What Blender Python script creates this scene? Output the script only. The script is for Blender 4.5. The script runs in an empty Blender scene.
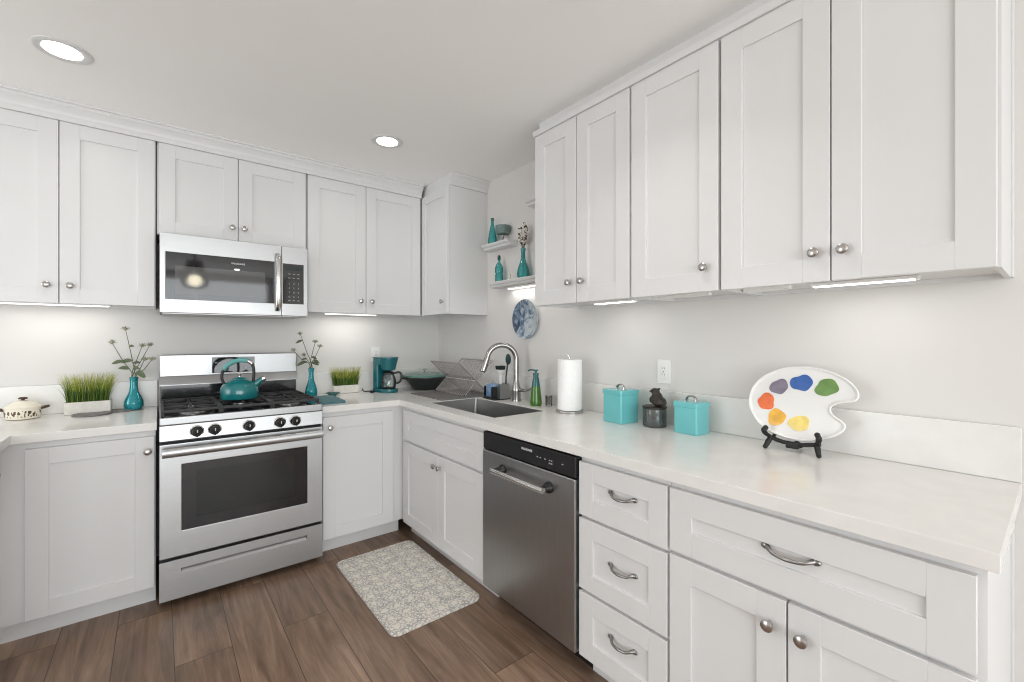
import bpy, bmesh, math, random
from mathutils import Vector, Matrix
random.seed(7)
PI = math.pi
S = bpy.context.scene
COL = S.collection

# ------------------------------------------------------------------ camera, sky, exposure
cd = bpy.data.cameras.new('camera'); CAM = bpy.data.objects.new('camera', cd); COL.objects.link(CAM)
CAM.location = (-1.905, -3.425, 1.326)
CAM.rotation_euler = (PI/2, 0, -0.6738)
cd.sensor_width = 36; cd.lens = 440.9/1024*36; cd.shift_y = -2.72/1024
cd.clip_start = 0.02
S.camera = CAM
S.view_settings.view_transform = 'Standard'; S.view_settings.look = 'None'
S.view_settings.gamma = 1.0; S.view_settings.use_curve_mapping = False
S.view_settings.exposure = 0.10
S.cycles.use_denoising = True; S.cycles.filter_width = 1.1
S.cycles.max_bounces = 10; S.cycles.diffuse_bounces = 8; S.cycles.transparent_max_bounces = 12
S.cycles.sample_clamp_indirect = 6.0
S.cycles.caustics_reflective = False; S.cycles.caustics_refractive = False
w = bpy.data.worlds.new('sky'); S.world = w; w.use_nodes = True
w.node_tree.nodes['Background'].inputs[0].default_value = (0.9, 0.95, 1.0, 1)
w.node_tree.nodes['Background'].inputs[1].default_value = 0.3

def area(name, loc, rot, sx, sy, power, color=(1, 1, 1), shape='RECTANGLE', parent=None, spread=PI):
    l = bpy.data.lights.new(name, 'AREA'); l.shape = shape; l.size = sx; l.size_y = sy
    l.energy = power; l.color = color; l.spread = spread
    o = bpy.data.objects.new(name, l); COL.objects.link(o); o.location = loc; o.rotation_euler = rot
    if parent: o.parent = parent
    return o
ROOM = dict(x0=-5.2, x1=0.02, y0=-7.0, y1=0.02, h=2.496)
# added fill lamps standing in for daylight at two invented, unseen windows
area('added_fill_daylight', (-2.55, -6.95, 1.28), (PI/2, 0, 0), 4.5, 2.15, 152, (0.925, 0.975, 1.0))
area('added_fill_daylight', (-5.15, -1.25, 1.25), (PI/2, 0, -PI/2), 2.0, 2.1, 46, (0.925, 0.975, 1.0))

# ------------------------------------------------------------------ materials
def mat(name, col, rough=0.5, metal=0.0, spec=0.5, coat=0.0, trans=0.0, ior=1.45, emit=None, es=0.0, alpha=1.0):
    m = bpy.data.materials.new(name); m.use_nodes = True
    b = m.node_tree.nodes['Principled BSDF']
    b.inputs['Base Color'].default_value = (*col, 1); b.inputs['Roughness'].default_value = rough
    b.inputs['Metallic'].default_value = metal; b.inputs['Specular IOR Level'].default_value = spec
    b.inputs['Coat Weight'].default_value = coat; b.inputs['Coat Roughness'].default_value = 0.05
    b.inputs['Transmission Weight'].default_value = trans; b.inputs['IOR'].default_value = ior
    if emit: b.inputs['Emission Color'].default_value = (*emit, 1); b.inputs['Emission Strength'].default_value = es
    return m
def nd(m, kind, **kw):
    n = m.node_tree.nodes.new(kind)
    for k, v in kw.items():
        if k in n.inputs: n.inputs[k].default_value = v
        else: setattr(n, k, v)
    return n
def ln(m, a, b): m.node_tree.links.new(a, b)
def bsdf(m): return m.node_tree.nodes['Principled BSDF']
def mottle(m, c1, c2, scale, detail=3, bump=0.0, stretch=None, rough=None):
    """two-tone noise on the base colour, optional bump and roughness range"""
    tc = nd(m, 'ShaderNodeTexCoord'); mp = nd(m, 'ShaderNodeMapping')
    if stretch: mp.inputs['Scale'].default_value = stretch
    no = nd(m, 'ShaderNodeTexNoise', Scale=scale, Detail=detail)
    ln(m, tc.outputs['Object'], mp.inputs['Vector']); ln(m, mp.outputs['Vector'], no.inputs['Vector'])
    cr = nd(m, 'ShaderNodeValToRGB'); cr.color_ramp.elements[0].color = (*c1, 1); cr.color_ramp.elements[1].color = (*c2, 1)
    cr.color_ramp.elements[0].position = .3; cr.color_ramp.elements[1].position = .7
    ln(m, no.outputs['Fac'], cr.inputs['Fac']); ln(m, cr.outputs['Color'], bsdf(m).inputs['Base Color'])
    if bump:
        bp = nd(m, 'ShaderNodeBump', Strength=bump, Distance=0.002)
        ln(m, no.outputs['Fac'], bp.inputs['Height']); ln(m, bp.outputs['Normal'], bsdf(m).inputs['Normal'])
    if rough:
        mr = nd(m, 'ShaderNodeMapRange'); mr.inputs['To Min'].default_value = rough[0]; mr.inputs['To Max'].default_value = rough[1]
        ln(m, no.outputs['Fac'], mr.inputs['Value']); ln(m, mr.outputs['Result'], bsdf(m).inputs['Roughness'])
    return m
WHITE = mat('white_lacquer', (.80, .80, .795), .32)
mottle(WHITE, (.685, .685, .685), (.695, .695, .695), 3)
WALL = mottle(mat('wall_paint', (.7, .68, .66), .75), (.685, .67, .652), (.70, .685, .667), 2.5, bump=.05)
CEIL = mottle(mat('ceiling_paint', (.75, .74, .73), .85), (.915, .91, .90), (.93, .925, .915), 2, bump=.04)
QUARTZ = mottle(mat('white_quartz', (.82, .8, .78), .18), (.73, .72, .70), (.77, .76, .74), 14, 5)
STEEL = mottle(mat('brushed_steel', (.62, .61, .60), .28, 1.0), (.465, .47, .475), (.505, .51, .515), 5, 4, bump=.008, stretch=(1.5, 60, 160), rough=(.34, .42))
STEELV = mottle(mat('brushed_steel_dark', (.38, .37, .36), .3, 1.0), (.385, .39, .395), (.425, .43, .435), 5, 4, bump=.006, stretch=(60, 60, 1.5), rough=(.26, .38))
CHROME = mat('bright_steel', (.72, .71, .69), .16, 1.0)
FAUCET = mat('satin_nickel', (.36, .35, .335), .24, 1.0)
NICKEL = mat('brushed_nickel', (.50, .48, .46), .24, 1.0)
PEWTER = mat('dark_pewter', (.30, .29, .285), .28, 1.0)
SINKM = mottle(mat('satin_sink_steel', (.42, .42, .41), .34, 1.0), (.40, .40, .39), (.46, .46, .45), 5, 3, stretch=(80, 2, 2))
BLACK = mat('black_plastic', (.012, .012, .013), .35)
BGLASS = mat('black_glass', (.012, .012, .014), .06, coat=.5)
ENAMEL = mat('black_enamel', (.015, .015, .016), .14, coat=.4)
IRON = mottle(mat('cast_iron', (.02, .02, .021), .5), (.016, .016, .017), (.03, .03, .03), 60, 2, bump=.3)
GREYMARK = mat('grey_marking', (.45, .45, .45), .5)
WHITEMARK = mat('white_marking', (.75, .75, .75), .5)
MESHWIN = mat('microwave_screen', (.10, .10, .102), .05, .12)
PAPER = mottle(mat('paper_towel_white', (.88, .88, .87), .9), (.86, .86, .855), (.9, .9, .89), 90, 2, bump=.2)
TEALC = mottle(mat('teal_enamel', (.15, .50, .52), .22, coat=.3), (.14, .48, .50), (.16, .52, .54), 8)
TEALD = mat('dark_teal_plastic', (.012, .125, .145), .22, coat=.3)
KETTLE = mottle(mat('kettle_teal_enamel', (.01, .22, .235), .10, coat=.6), (.006, .135, .15), (.010, .185, .195), 9)
GRIP = mat('pale_teal_grip', (.12, .36, .34), .35)
CREAM = mat('cream_ceramic', (.80, .75, .63), .25, coat=.3)
PLANTER = mottle(mat('whitewashed_planter', (.72, .69, .64), .7), (.66, .63, .57), (.80, .78, .74), 22, 4, bump=.3)
SOIL = mat('planter_moss', (.06, .07, .02), .9)
GR1 = mat('grass_deep_green', (.055, .115, .012), .55)
GR2 = mat('grass_green', (.19, .26, .025), .5)
GR3 = mat('grass_yellow_green', (.50, .50, .09), .5)
STEM = mat('stem_olive', (.085, .10, .045), .6)
LEAF = mat('leaf_dusty_green', (.09, .12, .06), .6)
BLOOM = mat('bloom_grey_green', (.27, .29, .20), .8)
BERRY = mat('berry_white', (.72, .68, .62), .6)
TWIG = mat('twig_brown', (.07, .045, .03), .7)
SLATE = mottle(mat('slate_grey', (.16, .155, .15), .6), (.13, .125, .12), (.22, .215, .21), 30, 4, bump=.3)
CLOTH = mottle(mat('teal_grey_cloth', (.10, .20, .225), .9), (.08, .17, .19), (.13, .24, .265), 130, 2, bump=.5)
MATG = mottle(mat('grey_drying_mat', (.17, .165, .16), .9), (.15, .145, .14), (.20, .195, .19), 120, 2, bump=.5)
PANDARK = mat('dark_pan', (.018, .022, .022), .3)
PANGREEN = mat('green_lid', (.10, .21, .18), .2, coat=.3)
WIRE = mat('rack_wire', (.46, .42, .42), .3, .85)
BLUEP = mottle(mat('blue_wrapper', (.14, .27, .48), .35), (.10, .2, .4), (.30, .45, .62), 25)
NAVY = mat('navy_plastic', (.02, .035, .07), .4)
BRISTLE = mat('dark_bristles', (.02, .035, .035), .8)
WPLAST = mat('white_plastic', (.82, .82, .80), .35)
GREENSOAP = mat('green_soap', (.05, .16, .012), .15, coat=.5)
TEALGL = mat('teal_bottle_glass_opaque', (.015, .13, .13), .12, coat=.4)
EASEL = mat('black_wood', (.012, .012, .012), .45)
PALW = mat('white_glazed_palette', (.76, .755, .74), .2, coat=.4)
FIGBROWN = mottle(mat('dark_brown_carving', (.02, .015, .011), .4), (.012, .009, .007), (.04, .03, .02), 60, 3, bump=.3)
BEANS = mottle(mat('dark_grounds', (.02, .018, .017), .8), (.012, .011, .01), (.05, .045, .04), 120, 2, bump=.6)
BRASS = mat('brown_glass_band', (.16, .10, .06), .25)
BOWLG = mat('grey_green_bowl', (.13, .20, .19), .3)
EMIT = mat('lamp_lens', (.9, .9, .88), .5, emit=(1, .985, .95), es=7.0)
EMITB = mat('light_bar_diffuser', (.9, .9, .88), .5, emit=(1, .985, .95), es=3.0)
BULB = mat('bulb_glow', (.9, .85, .7), .5, emit=(1, .88, .66), es=24.0)

def glass(name, col, mixv=.55, rough=.03, body=None):
    """thin tinted glass: tinted see-through plus gloss, lets light pass"""
    m = bpy.data.materials.new(name); m.use_nodes = True; nt = m.node_tree; nt.nodes.remove(bsdf(m))
    out = [n for n in nt.nodes if n.type == 'OUTPUT_MATERIAL'][0]
    tr = nd(m, 'ShaderNodeBsdfTransparent'); tr.inputs[0].default_value = (*col, 1)
    gl = nd(m, 'ShaderNodeBsdfGlossy', Roughness=rough); gl.inputs[0].default_value = (.9, .95, .95, 1)
    df = nd(m, 'ShaderNodeBsdfDiffuse'); df.inputs[0].default_value = (*(body or col), 1)
    fr = nd(m, 'ShaderNodeFresnel', IOR=1.5)
    m1 = nd(m, 'ShaderNodeMixShader'); m1.inputs[0].default_value = mixv
    m2 = nd(m, 'ShaderNodeMixShader')
    ln(m, tr.outputs[0], m1.inputs[1]); ln(m, df.outputs[0], m1.inputs[2])
    ln(m, fr.outputs[0], m2.inputs[0]); ln(m, m1.outputs[0], m2.inputs[1]); ln(m, gl.outputs[0], m2.inputs[2])
    ln(m, m2.outputs[0], out.inputs[0]); return m
TEALG = glass('teal_glass', (.34, .84, .88), .34, body=(.04, .50, .56))
AQUAG = glass('aqua_glass', (.34, .78, .76), .42, body=(.06, .42, .42))
CLEARG = glass('clear_glass', (.93, .95, .94), .04)
SMOKEG = glass('smoked_glass', (.62, .64, .63), .10)
OVENG = glass('oven_window_glass', (.20, .20, .20), .10, .06)
DISHG = glass('pale_teal_dish_glass', (.25, .50, .50), .25)

# floor planks: boards run along y
FLOOR = mat('wood_planks', (.16, .1, .07), .38)
def _floor(m):
    tc = nd(m, 'ShaderNodeTexCoord'); sp = nd(m, 'ShaderNodeSeparateXYZ'); cb = nd(m, 'ShaderNodeCombineXYZ')
    ln(m, tc.outputs['Object'], sp.inputs[0])
    ln(m, sp.outputs['Y'], cb.inputs['X']); ln(m, sp.outputs['X'], cb.inputs['Y'])
    off = nd(m, 'ShaderNodeVectorMath', operation='ADD'); off.inputs[1].default_value = (7.3, 20.075, 0)
    ln(m, cb.outputs[0], off.inputs[0])
    br = nd(m, 'ShaderNodeTexBrick', Scale=1.0); br.offset = .37; br.offset_frequency = 2
    br.inputs['Brick Width'].default_value = 1.32; br.inputs['Row Height'].default_value = .198
    br.inputs['Mortar Size'].default_value = .0016; br.inputs['Mortar Smooth'].default_value = .1; br.inputs['Bias'].default_value = 0
    br.inputs['Color1'].default_value = (0, 0, 0, 1); br.inputs['Color2'].default_value = (1, 1, 1, 1); br.inputs['Mortar'].default_value = (.5, .5, .5, 1)
    ln(m, off.outputs[0], br.inputs['Vector'])
    # plank-wise shift of the grain
    sc = nd(m, 'ShaderNodeVectorMath', operation='MULTIPLY'); sc.inputs[1].default_value = (1.6, 22, 1)
    ln(m, off.outputs[0], sc.inputs[0])
    ad = nd(m, 'ShaderNodeVectorMath', operation='MULTIPLY_ADD'); ad.inputs[1].default_value = (13, 31, 7)
    ln(m, br.outputs['Color'], ad.inputs[0]); ln(m, sc.outputs[0], ad.inputs[2])
    n1 = nd(m, 'ShaderNodeTexNoise', Scale=1.0, Detail=7.0, Roughness=.62, Distortion=1.2)
    ln(m, ad.outputs[0], n1.inputs['Vector'])
    sc2 = nd(m, 'ShaderNodeVectorMath', operation='MULTIPLY'); sc2.inputs[1].default_value = (1.3, 4.5, 1)
    ln(m, off.outputs[0], sc2.inputs[0])
    ad2 = nd(m, 'ShaderNodeVectorMath', operation='MULTIPLY_ADD'); ad2.inputs[1].default_value = (5, 17, 3)
    ln(m, br.outputs['Color'], ad2.inputs[0]); ln(m, sc2.outputs[0], ad2.inputs[2])
    n2 = nd(m, 'ShaderNodeTexNoise', Scale=1.0, Detail=4.0, Roughness=.6, Distortion=.6)
    ln(m, ad2.outputs[0], n2.inputs['Vector'])
    cr = nd(m, 'ShaderNodeValToRGB'); e = cr.color_ramp.elements
    e[0].position = .28; e[0].color = (.135, .083, .054, 1); e[1].position = .75; e[1].color = (.36, .25, .18, 1)
    x = e.new(.5); x.color = (.235, .155, .108, 1)
    ln(m, n1.outputs['Fac'], cr.inputs['Fac'])
    cr2 = nd(m, 'ShaderNodeValToRGB'); e = cr2.color_ramp.elements
    e[0].position = .3; e[0].color = (.62, .60, .58, 1); e[1].position = .68; e[1].color = (1.18, 1.17, 1.16, 1)
    ln(m, n2.outputs['Fac'], cr2.inputs['Fac'])
    mx = nd(m, 'ShaderNodeMix', data_type='RGBA', blend_type='MULTIPLY'); mx.inputs['Factor'].default_value = 1
    ln(m, cr.outputs[0], mx.inputs['A']); ln(m, cr2.outputs[0], mx.inputs['B'])
    mr = nd(m, 'ShaderNodeMapRange'); mr.inputs['To Min'].default_value = .86; mr.inputs['To Max'].default_value = 1.14
    ln(m, br.outputs['Color'], mr.inputs['Value'])
    mx2 = nd(m, 'ShaderNodeMix', data_type='RGBA', blend_type='MULTIPLY'); mx2.inputs['Factor'].default_value = 1
    ln(m, mx.outputs['Result'], mx2.inputs['A']); ln(m, mr.outputs[0], mx2.inputs['B'])
    mx3 = nd(m, 'ShaderNodeMix', data_type='RGBA', blend_type='MIX'); mx3.inputs['B'].default_value = (.06, .04, .028, 1)
    ln(m, br.outputs['Fac'], mx3.inputs['Factor']); ln(m, mx2.outputs['Result'], mx3.inputs['A'])
    ln(m, mx3.outputs['Result'], bsdf(m).inputs['Base Color'])
    bp = nd(m, 'ShaderNodeBump', Strength=.12, Distance=.002); ln(m, n1.outputs['Fac'], bp.inputs['Height'])
    ln(m, bp.outputs[0], bsdf(m).inputs['Normal'])
    mr2 = nd(m, 'ShaderNodeMapRange'); mr2.inputs['To Min'].default_value = .30; mr2.inputs['To Max'].default_value = .46
    ln(m, n1.outputs['Fac'], mr2.inputs['Value']); ln(m, mr2.outputs[0], bsdf(m).inputs['Roughness'])
_floor(FLOOR)

# woven floor mat: scrolling ring and leaf pattern, cream on grey
RUG = mat('patterned_mat', (.5, .48, .44), .8)
def _rug(m):
    tc = nd(m, 'ShaderNodeTexCoord')
    v1 = nd(m, 'ShaderNodeTexVoronoi', Scale=13.0, Randomness=.30); v1.feature = 'F1'
    ln(m, tc.outputs['Object'], v1.inputs['Vector'])
    v2 = nd(m, 'ShaderNodeTexVoronoi', Scale=62.0, Randomness=1.0); v2.feature = 'DISTANCE_TO_EDGE'
    ln(m, tc.outputs['Object'], v2.inputs['Vector'])
    cr = nd(m, 'ShaderNodeValToRGB'); e = cr.color_ramp.elements          # fine leafy filigree
    e[0].position = .05; e[0].color = (.38, .37, .36, 1); e[1].position = .20; e[1].color = (.76, .72, .66, 1)
    ln(m, v2.outputs['Distance'], cr.inputs['Fac'])
    cr2 = nd(m, 'ShaderNodeValToRGB'); e = cr2.color_ramp.elements         # blossom: cream heart, grey ring, petals
    e[0].position = 0; e[0].color = (1, 1, 1, 1); e[1].position = .62; e[1].color = (0, 0, 0, 1)
    for p_, c_ in ((.20, (.9, .9, .9, 1)), (.25, (.10, .10, .10, 1)), (.32, (.12, .12, .12, 1)), (.38, (.6, .6, .6, 1)), (.48, (.10, .10, .10, 1))):
        q = e.new(p_); q.color = c_
    ln(m, v1.outputs['Distance'], cr2.inputs['Fac'])
    mx = nd(m, 'ShaderNodeMix', data_type='RGBA'); mx.inputs['B'].default_value = (.78, .74, .66, 1)
    ln(m, cr2.outputs[0], mx.inputs['Factor']); ln(m, cr.outputs[0], mx.inputs['A'])
    ln(m, mx.outputs['Result'], bsdf(m).inputs['Base Color'])
_rug(RUG)

# casserole: cream glaze with a band of brown strokes
POT = mat('cream_glaze_brown_band', (.8, .75, .63), .25, coat=.3)
def _pot(m):
    tc = nd(m, 'ShaderNodeTexCoord'); sp = nd(m, 'ShaderNodeSeparateXYZ'); ln(m, tc.outputs['Object'], sp.inputs[0])
    mp = nd(m, 'ShaderNodeMapping'); mp.inputs['Scale'].default_value = (1, 1, .55); ln(m, tc.outputs['Object'], mp.inputs['Vector'])
    no = nd(m, 'ShaderNodeTexNoise', Scale=85.0, Detail=1.0); ln(m, mp.outputs[0], no.inputs['Vector'])
    g = nd(m, 'ShaderNodeMath', operation='GREATER_THAN'); g.inputs[1].default_value = .54; ln(m, no.outputs['Fac'], g.inputs[0])
    a = nd(m, 'ShaderNodeMath', operation='GREATER_THAN'); a.inputs[1].default_value = .014; ln(m, sp.outputs['Z'], a.inputs[0])
    b = nd(m, 'ShaderNodeMath', operation='LESS_THAN'); b.inputs[1].default_value = .047; ln(m, sp.outputs['Z'], b.inputs[0])
    m1 = nd(m, 'ShaderNodeMath', operation='MULTIPLY'); m2 = nd(m, 'ShaderNodeMath', operation='MULTIPLY')
    ln(m, g.outputs[0], m1.inputs[0]); ln(m, a.outputs[0], m1.inputs[1]); ln(m, m1.outputs[0], m2.inputs[0]); ln(m, b.outputs[0], m2.inputs[1])
    mx = nd(m, 'ShaderNodeMix', data_type='RGBA'); mx.inputs['A'].default_value = (.80, .75, .63, 1); mx.inputs['B'].default_value = (.12, .075, .04, 1)
    ln(m, m2.outputs[0], mx.inputs['Factor']); ln(m, mx.outputs['Result'], bsdf(m).inputs['Base Color'])
_pot(POT)

# round wall plate: blue, white and charcoal flow pattern
ART = mat('blue_flow_glaze', (.4, .5, .6), .2, coat=.4)
def _art(m):
    tc = nd(m, 'ShaderNodeTexCoord')
    no = nd(m, 'ShaderNodeTexNoise', Scale=11.0, Detail=6.0, Roughness=.65, Distortion=1.6); ln(m, tc.outputs['Object'], no.inputs['Vector'])
    sp = nd(m, 'ShaderNodeSeparateXYZ'); ln(m, tc.outputs['Object'], sp.inputs[0])
    ma = nd(m, 'ShaderNodeMath', operation='MULTIPLY_ADD'); ma.inputs[1].default_value = -1.1
    ln(m, sp.outputs['Y'], ma.inputs[0]); ln(m, no.outputs['Fac'], ma.inputs[2])
    cr = nd(m, 'ShaderNodeValToRGB'); e = cr.color_ramp.elements
    e[0].position = .30; e[0].color = (.03, .05, .09, 1); e[1].position = .80; e[1].color = (.60, .61, .57, 1)
    for p, c in ((.40, (.09, .14, .22, 1)), (.48, (.22, .30, .38, 1)), (.56, (.50, .54, .56, 1)), (.66, (.36, .42, .45, 1))):
        x = e.new(p); x.color = c
    ln(m, ma.outputs[0], cr.inputs['Fac']); ln(m, cr.outputs[0], bsdf(m).inputs['Base Color'])
_art(ART)

# ------------------------------------------------------------------ mesh helper
class G:
    def __init__(s): s.b = bmesh.new(); s.mi = 0
    def _merge(s, t):
        for f in t.faces: f.material_index = s.mi
        me = bpy.data.meshes.new('t'); t.to_mesh(me); t.free(); s.b.from_mesh(me); bpy.data.meshes.remove(me)
    def box(s, x0, x1, y0, y1, z0, z1, bev=0.0, seg=2, mtx=None):
        t = bmesh.new(); bmesh.ops.create_cube(t, size=1)
        for v in t.verts: v.co = Vector((x0+(x1-x0)*(v.co.x+.5), y0+(y1-y0)*(v.co.y+.5), z0+(z1-z0)*(v.co.z+.5)))
        if bev: bmesh.ops.bevel(t, geom=t.edges[:], offset=bev, segments=seg, profile=.5, affect='EDGES')
        if mtx: bmesh.ops.transform(t, matrix=mtx, verts=t.verts)
        s._merge(t); return s
    def lathe(s, prof, c=(0, 0, 0), seg=32, mtx=None, cap0=True, cap1=True):
        t = bmesh.new(); rings = []
        for r, z in prof:
            if r < 1e-6: rings.append([t.verts.new((0, 0, z))])
            else: rings.append([t.verts.new((r*math.cos(2*PI*k/seg), r*math.sin(2*PI*k/seg), z)) for k in range(seg)])
        for A, B in zip(rings, rings[1:]):
            for k in range(seg):
                q = [A[k % len(A)], A[(k+1) % len(A)], B[(k+1) % len(B)], B[k % len(B)]]
                u = []
                for v in q:
                    if v not in u: u.append(v)
                if len(u) > 2:
                    try: t.faces.new(u)
                    except ValueError: pass
        if cap0 and len(rings[0]) > 1: t.faces.new(rings[0][::-1])
        if cap1 and len(rings[-1]) > 1: t.faces.new(rings[-1])
        bmesh.ops.recalc_face_normals(t, faces=t.faces)
        M = Matrix.Translation(c)
        if mtx: M = M @ mtx
        bmesh.ops.transform(t, matrix=M, verts=t.verts); s._merge(t); return s
    def tube(s, pts, r, seg=10, caps=True, flat=1.0):
        t = bmesh.new(); pts = [Vector(p) for p in pts]; n = len(pts)
        rad = r if isinstance(r, (list, tuple)) else [r]*n
        tang = [(pts[min(i+1, n-1)]-pts[max(i-1, 0)]).normalized() for i in range(n)]
        up = Vector((0, 0, 1)) if abs(tang[0].z) < .9 else Vector((1, 0, 0))
        a = tang[0].cross(up).normalized(); rings = []
        for i in range(n):
            a = (a - tang[i]*a.dot(tang[i])).normalized(); b = tang[i].cross(a)
            rings.append([t.verts.new(pts[i]+rad[i]*(a*math.cos(2*PI*k/seg)+b*flat*math.sin(2*PI*k/seg))) for k in range(seg)])
        for A, B in zip(rings, rings[1:]):
            for k in range(seg): t.faces.new((A[k], A[(k+1) % seg], B[(k+1) % seg], B[k]))
        if caps: t.faces.new(rings[0][::-1]); t.faces.new(rings[-1])
        bmesh.ops.recalc_face_normals(t, faces=t.faces); s._merge(t); return s
    def prism(s, poly, h0, h1, mtx=None, bev=0.0):
        """polygon in xy, extruded h0..h1 along z, then moved by mtx"""
        t = bmesh.new(); A = [t.verts.new((x, y, h0)) for x, y in poly]; B = [t.verts.new((x, y, h1)) for x, y in poly]; n = len(poly)
        f0 = t.faces.new(A[::-1]); f1 = t.faces.new(B)
        for k in range(n): t.faces.new((A[k], A[(k+1) % n], B[(k+1) % n], B[k]))
        bmesh.ops.recalc_face_normals(t, faces=t.faces)
        if bev:
            es = list({e for f in (f0, f1) for e in f.edges}); bmesh.ops.bevel(t, geom=es, offset=bev, segments=2, profile=.5, affect='EDGES')
        bmesh.ops.triangulate(t, faces=[f for f in t.faces if len(f.verts) > 4])
        if mtx: bmesh.ops.transform(t, matrix=mtx, verts=t.verts)
        s._merge(t); return s
    def ball(s, c, r, sub=2, scale=(1, 1, 1), mtx=None):
        t = bmesh.new(); bmesh.ops.create_icosphere(t, subdivisions=sub, radius=r)
        for v in t.verts: v.co = Vector((v.co.x*scale[0], v.co.y*scale[1], v.co.z*scale[2]))
        if mtx: bmesh.ops.transform(t, matrix=mtx, verts=t.verts)
        bmesh.ops.translate(t, vec=Vector(c), verts=t.verts); s._merge(t); return s
    def face(s, pts):
        f = s.b.faces.new([s.b.verts.new(p) for p in pts]); f.material_index = s.mi; return s
    def build(s, name, m, parent=None, ang=38):
        for f in s.b.faces: f.smooth = True
        ca = math.radians(ang)
        for e in s.b.edges:
            if len(e.link_faces) == 2:
                try: e.smooth = e.calc_face_angle() < ca
                except ValueError: pass
        me = bpy.data.meshes.new(name); s.b.to_mesh(me); s.b.free()
        for mm in (m if isinstance(m, (list, tuple)) else [m]): me.materials.append(mm)
        o = bpy.data.objects.new(name, me); COL.objects.link(o)
        if parent: o.parent = parent
        wn = o.modifiers.new('weighted_normal', 'WEIGHTED_NORMAL'); wn.keep_sharp = True; wn.weight = 90
        return o
def text_mesh(body, size, depth=.0006):
    cu = bpy.data.curves.new('t', 'FONT'); cu.body = body; cu.size = size; cu.extrude = depth; cu.align_x = 'CENTER'; cu.align_y = 'CENTER'
    o = bpy.data.objects.new('t', cu); COL.objects.link(o); dg = bpy.context.evaluated_depsgraph_get(); dg.update()
    me = bpy.data.meshes.new_from_object(o.evaluated_get(dg)); bpy.data.objects.remove(o); bpy.data.curves.remove(cu); return me
def lettering(name, items, m, parent):
    """items: (text, size, matrix); one mesh of lettering"""
    b = bmesh.new()
    for body, size, M in items:
        me = text_mesh(body, size); me.transform(M); b.from_mesh(me); bpy.data.meshes.remove(me)
    me = bpy.data.meshes.new(name); b.to_mesh(me); b.free(); me.materials.append(m)
    o = bpy.data.objects.new(name, me); COL.objects.link(o); o.parent = parent; return o
RX = Matrix.Rotation(PI/2, 4, 'X')                      # xy drawing -> stands upright facing -y
TR = Matrix.Translation
def thing(name, label, cat, loc=(0, 0, 0), rz=0.0, group=None):
    o = bpy.data.objects.new(name, None); COL.objects.link(o); o.location = loc; o.rotation_euler = (0, 0, rz)
    o.empty_display_size = .05
    return tag(o, label, cat, group)
def tag(o, label, cat, group=None):
    o['label'] = label; o['category'] = cat
    if group: o['group'] = group
    return o
def struct(o): o['kind'] = 'structure'; return o
def copy_tree(o, parent=None):
    c = o.copy(); COL.objects.link(c)
    if parent: c.parent = parent
    for ch in list(o.children): copy_tree(ch, c)
    return c
def arc(c, r, a0, a1, n, u=(1, 0, 0), v=(0, 0, 1)):
    c, u, v = Vector(c), Vector(u), Vector(v)
    return [c + r*(u*math.cos(a0+(a1-a0)*k/n)+v*math.sin(a0+(a1-a0)*k/n)) for k in range(n+1)]
def spline(P, n=8):
    P = [Vector(p) for p in P]; out = []
    for i in range(len(P)-1):
        p0, p1, p2, p3 = P[max(i-1, 0)], P[i], P[i+1], P[min(i+2, len(P)-1)]
        for k in range(n):
            t = k/n; out.append(.5*((2*p1)+(p2-p0)*t+(2*p0-5*p1+4*p2-p3)*t*t+(3*p1-p0-3*p2+p3)*t**3))
    return out+[P[-1]]
def rrect(x0, x1, y0, y1, r, n=6):
    out = []
    for cx, cy, a in ((x1-r, y1-r, 0), (x0+r, y1-r, PI/2), (x0+r, y0+r, PI), (x1-r, y0+r, 1.5*PI)):
        out += [(cx+r*math.cos(a+PI/2*k/n), cy+r*math.sin(a+PI/2*k/n)) for k in range(n+1)]
    return out

# ------------------------------------------------------------------ the room
x0, x1, y0, y1, H = ROOM['x0'], ROOM['x1'], ROOM['y0'], ROOM['y1'], ROOM['h']
struct(G().box(x0-.12, x1+.12, y0-.12, y1+.12, -.1, 0).build('floor', FLOOR))
struct(G().box(x0-.12, x1+.12, y0-.12, y1+.12, H, H+.1).build('ceiling', CEIL))
struct(G().box(x0-.12, x1+.12, y1, y1+.12, 0, H).build('wall_back', WALL))
struct(G().box(x1, x1+.12, y0-.12, y1, 0, H).build('wall_right', WALL))
g = G()                                                   # left wall with an opening added to let fill light in
g.box(x0-.12, x0, y0-.12, -2.25, 0, H).box(x0-.12, x0, -.25, y1, 0, H).box(x0-.12, x0, -2.25, -.25, 2.3, H).box(x0-.12, x0, -2.25, -.25, 0, .2)
struct(g.build('wall_left', WALL))
g = G()  # front wall, its opening likewise added for fill light
g.box(x0, -4.85, y0-.12, y0, 0, H).box(-.25, x1, y0-.12, y0, 0, H).box(-4.85, -.25, y0-.12, y0, 2.38, H).box(-4.85, -.25, y0-.12, y0, 0, .18)
struct(g.build('wall_front', WALL))
def window(name, W, z0, z1, loc, rz, n):  # unseen window frames, added around the fill lamps
    g = G(); t = .05
    g.box(-W/2, W/2, -.06, 0, z0, z0+t).box(-W/2, W/2, -.06, 0, z1-t, z1)
    for k in range(n+1):
        xx = -W/2+t/2+(W-t)*k/n; g.box(xx-t/2, xx+t/2, -.06, 0, z0+t, z1-t)
    o = struct(g.build(name, WPLAST)); o.location = loc; o.rotation_euler = (0, 0, rz)
window('added_window_1', 4.6, .18, 2.38, (-2.55, y0-.03, 0), 0, 4)
window('added_window_2', 2.0, .2, 2.3, (x0-.03, -1.25, 0), -PI/2, 2)

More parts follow.
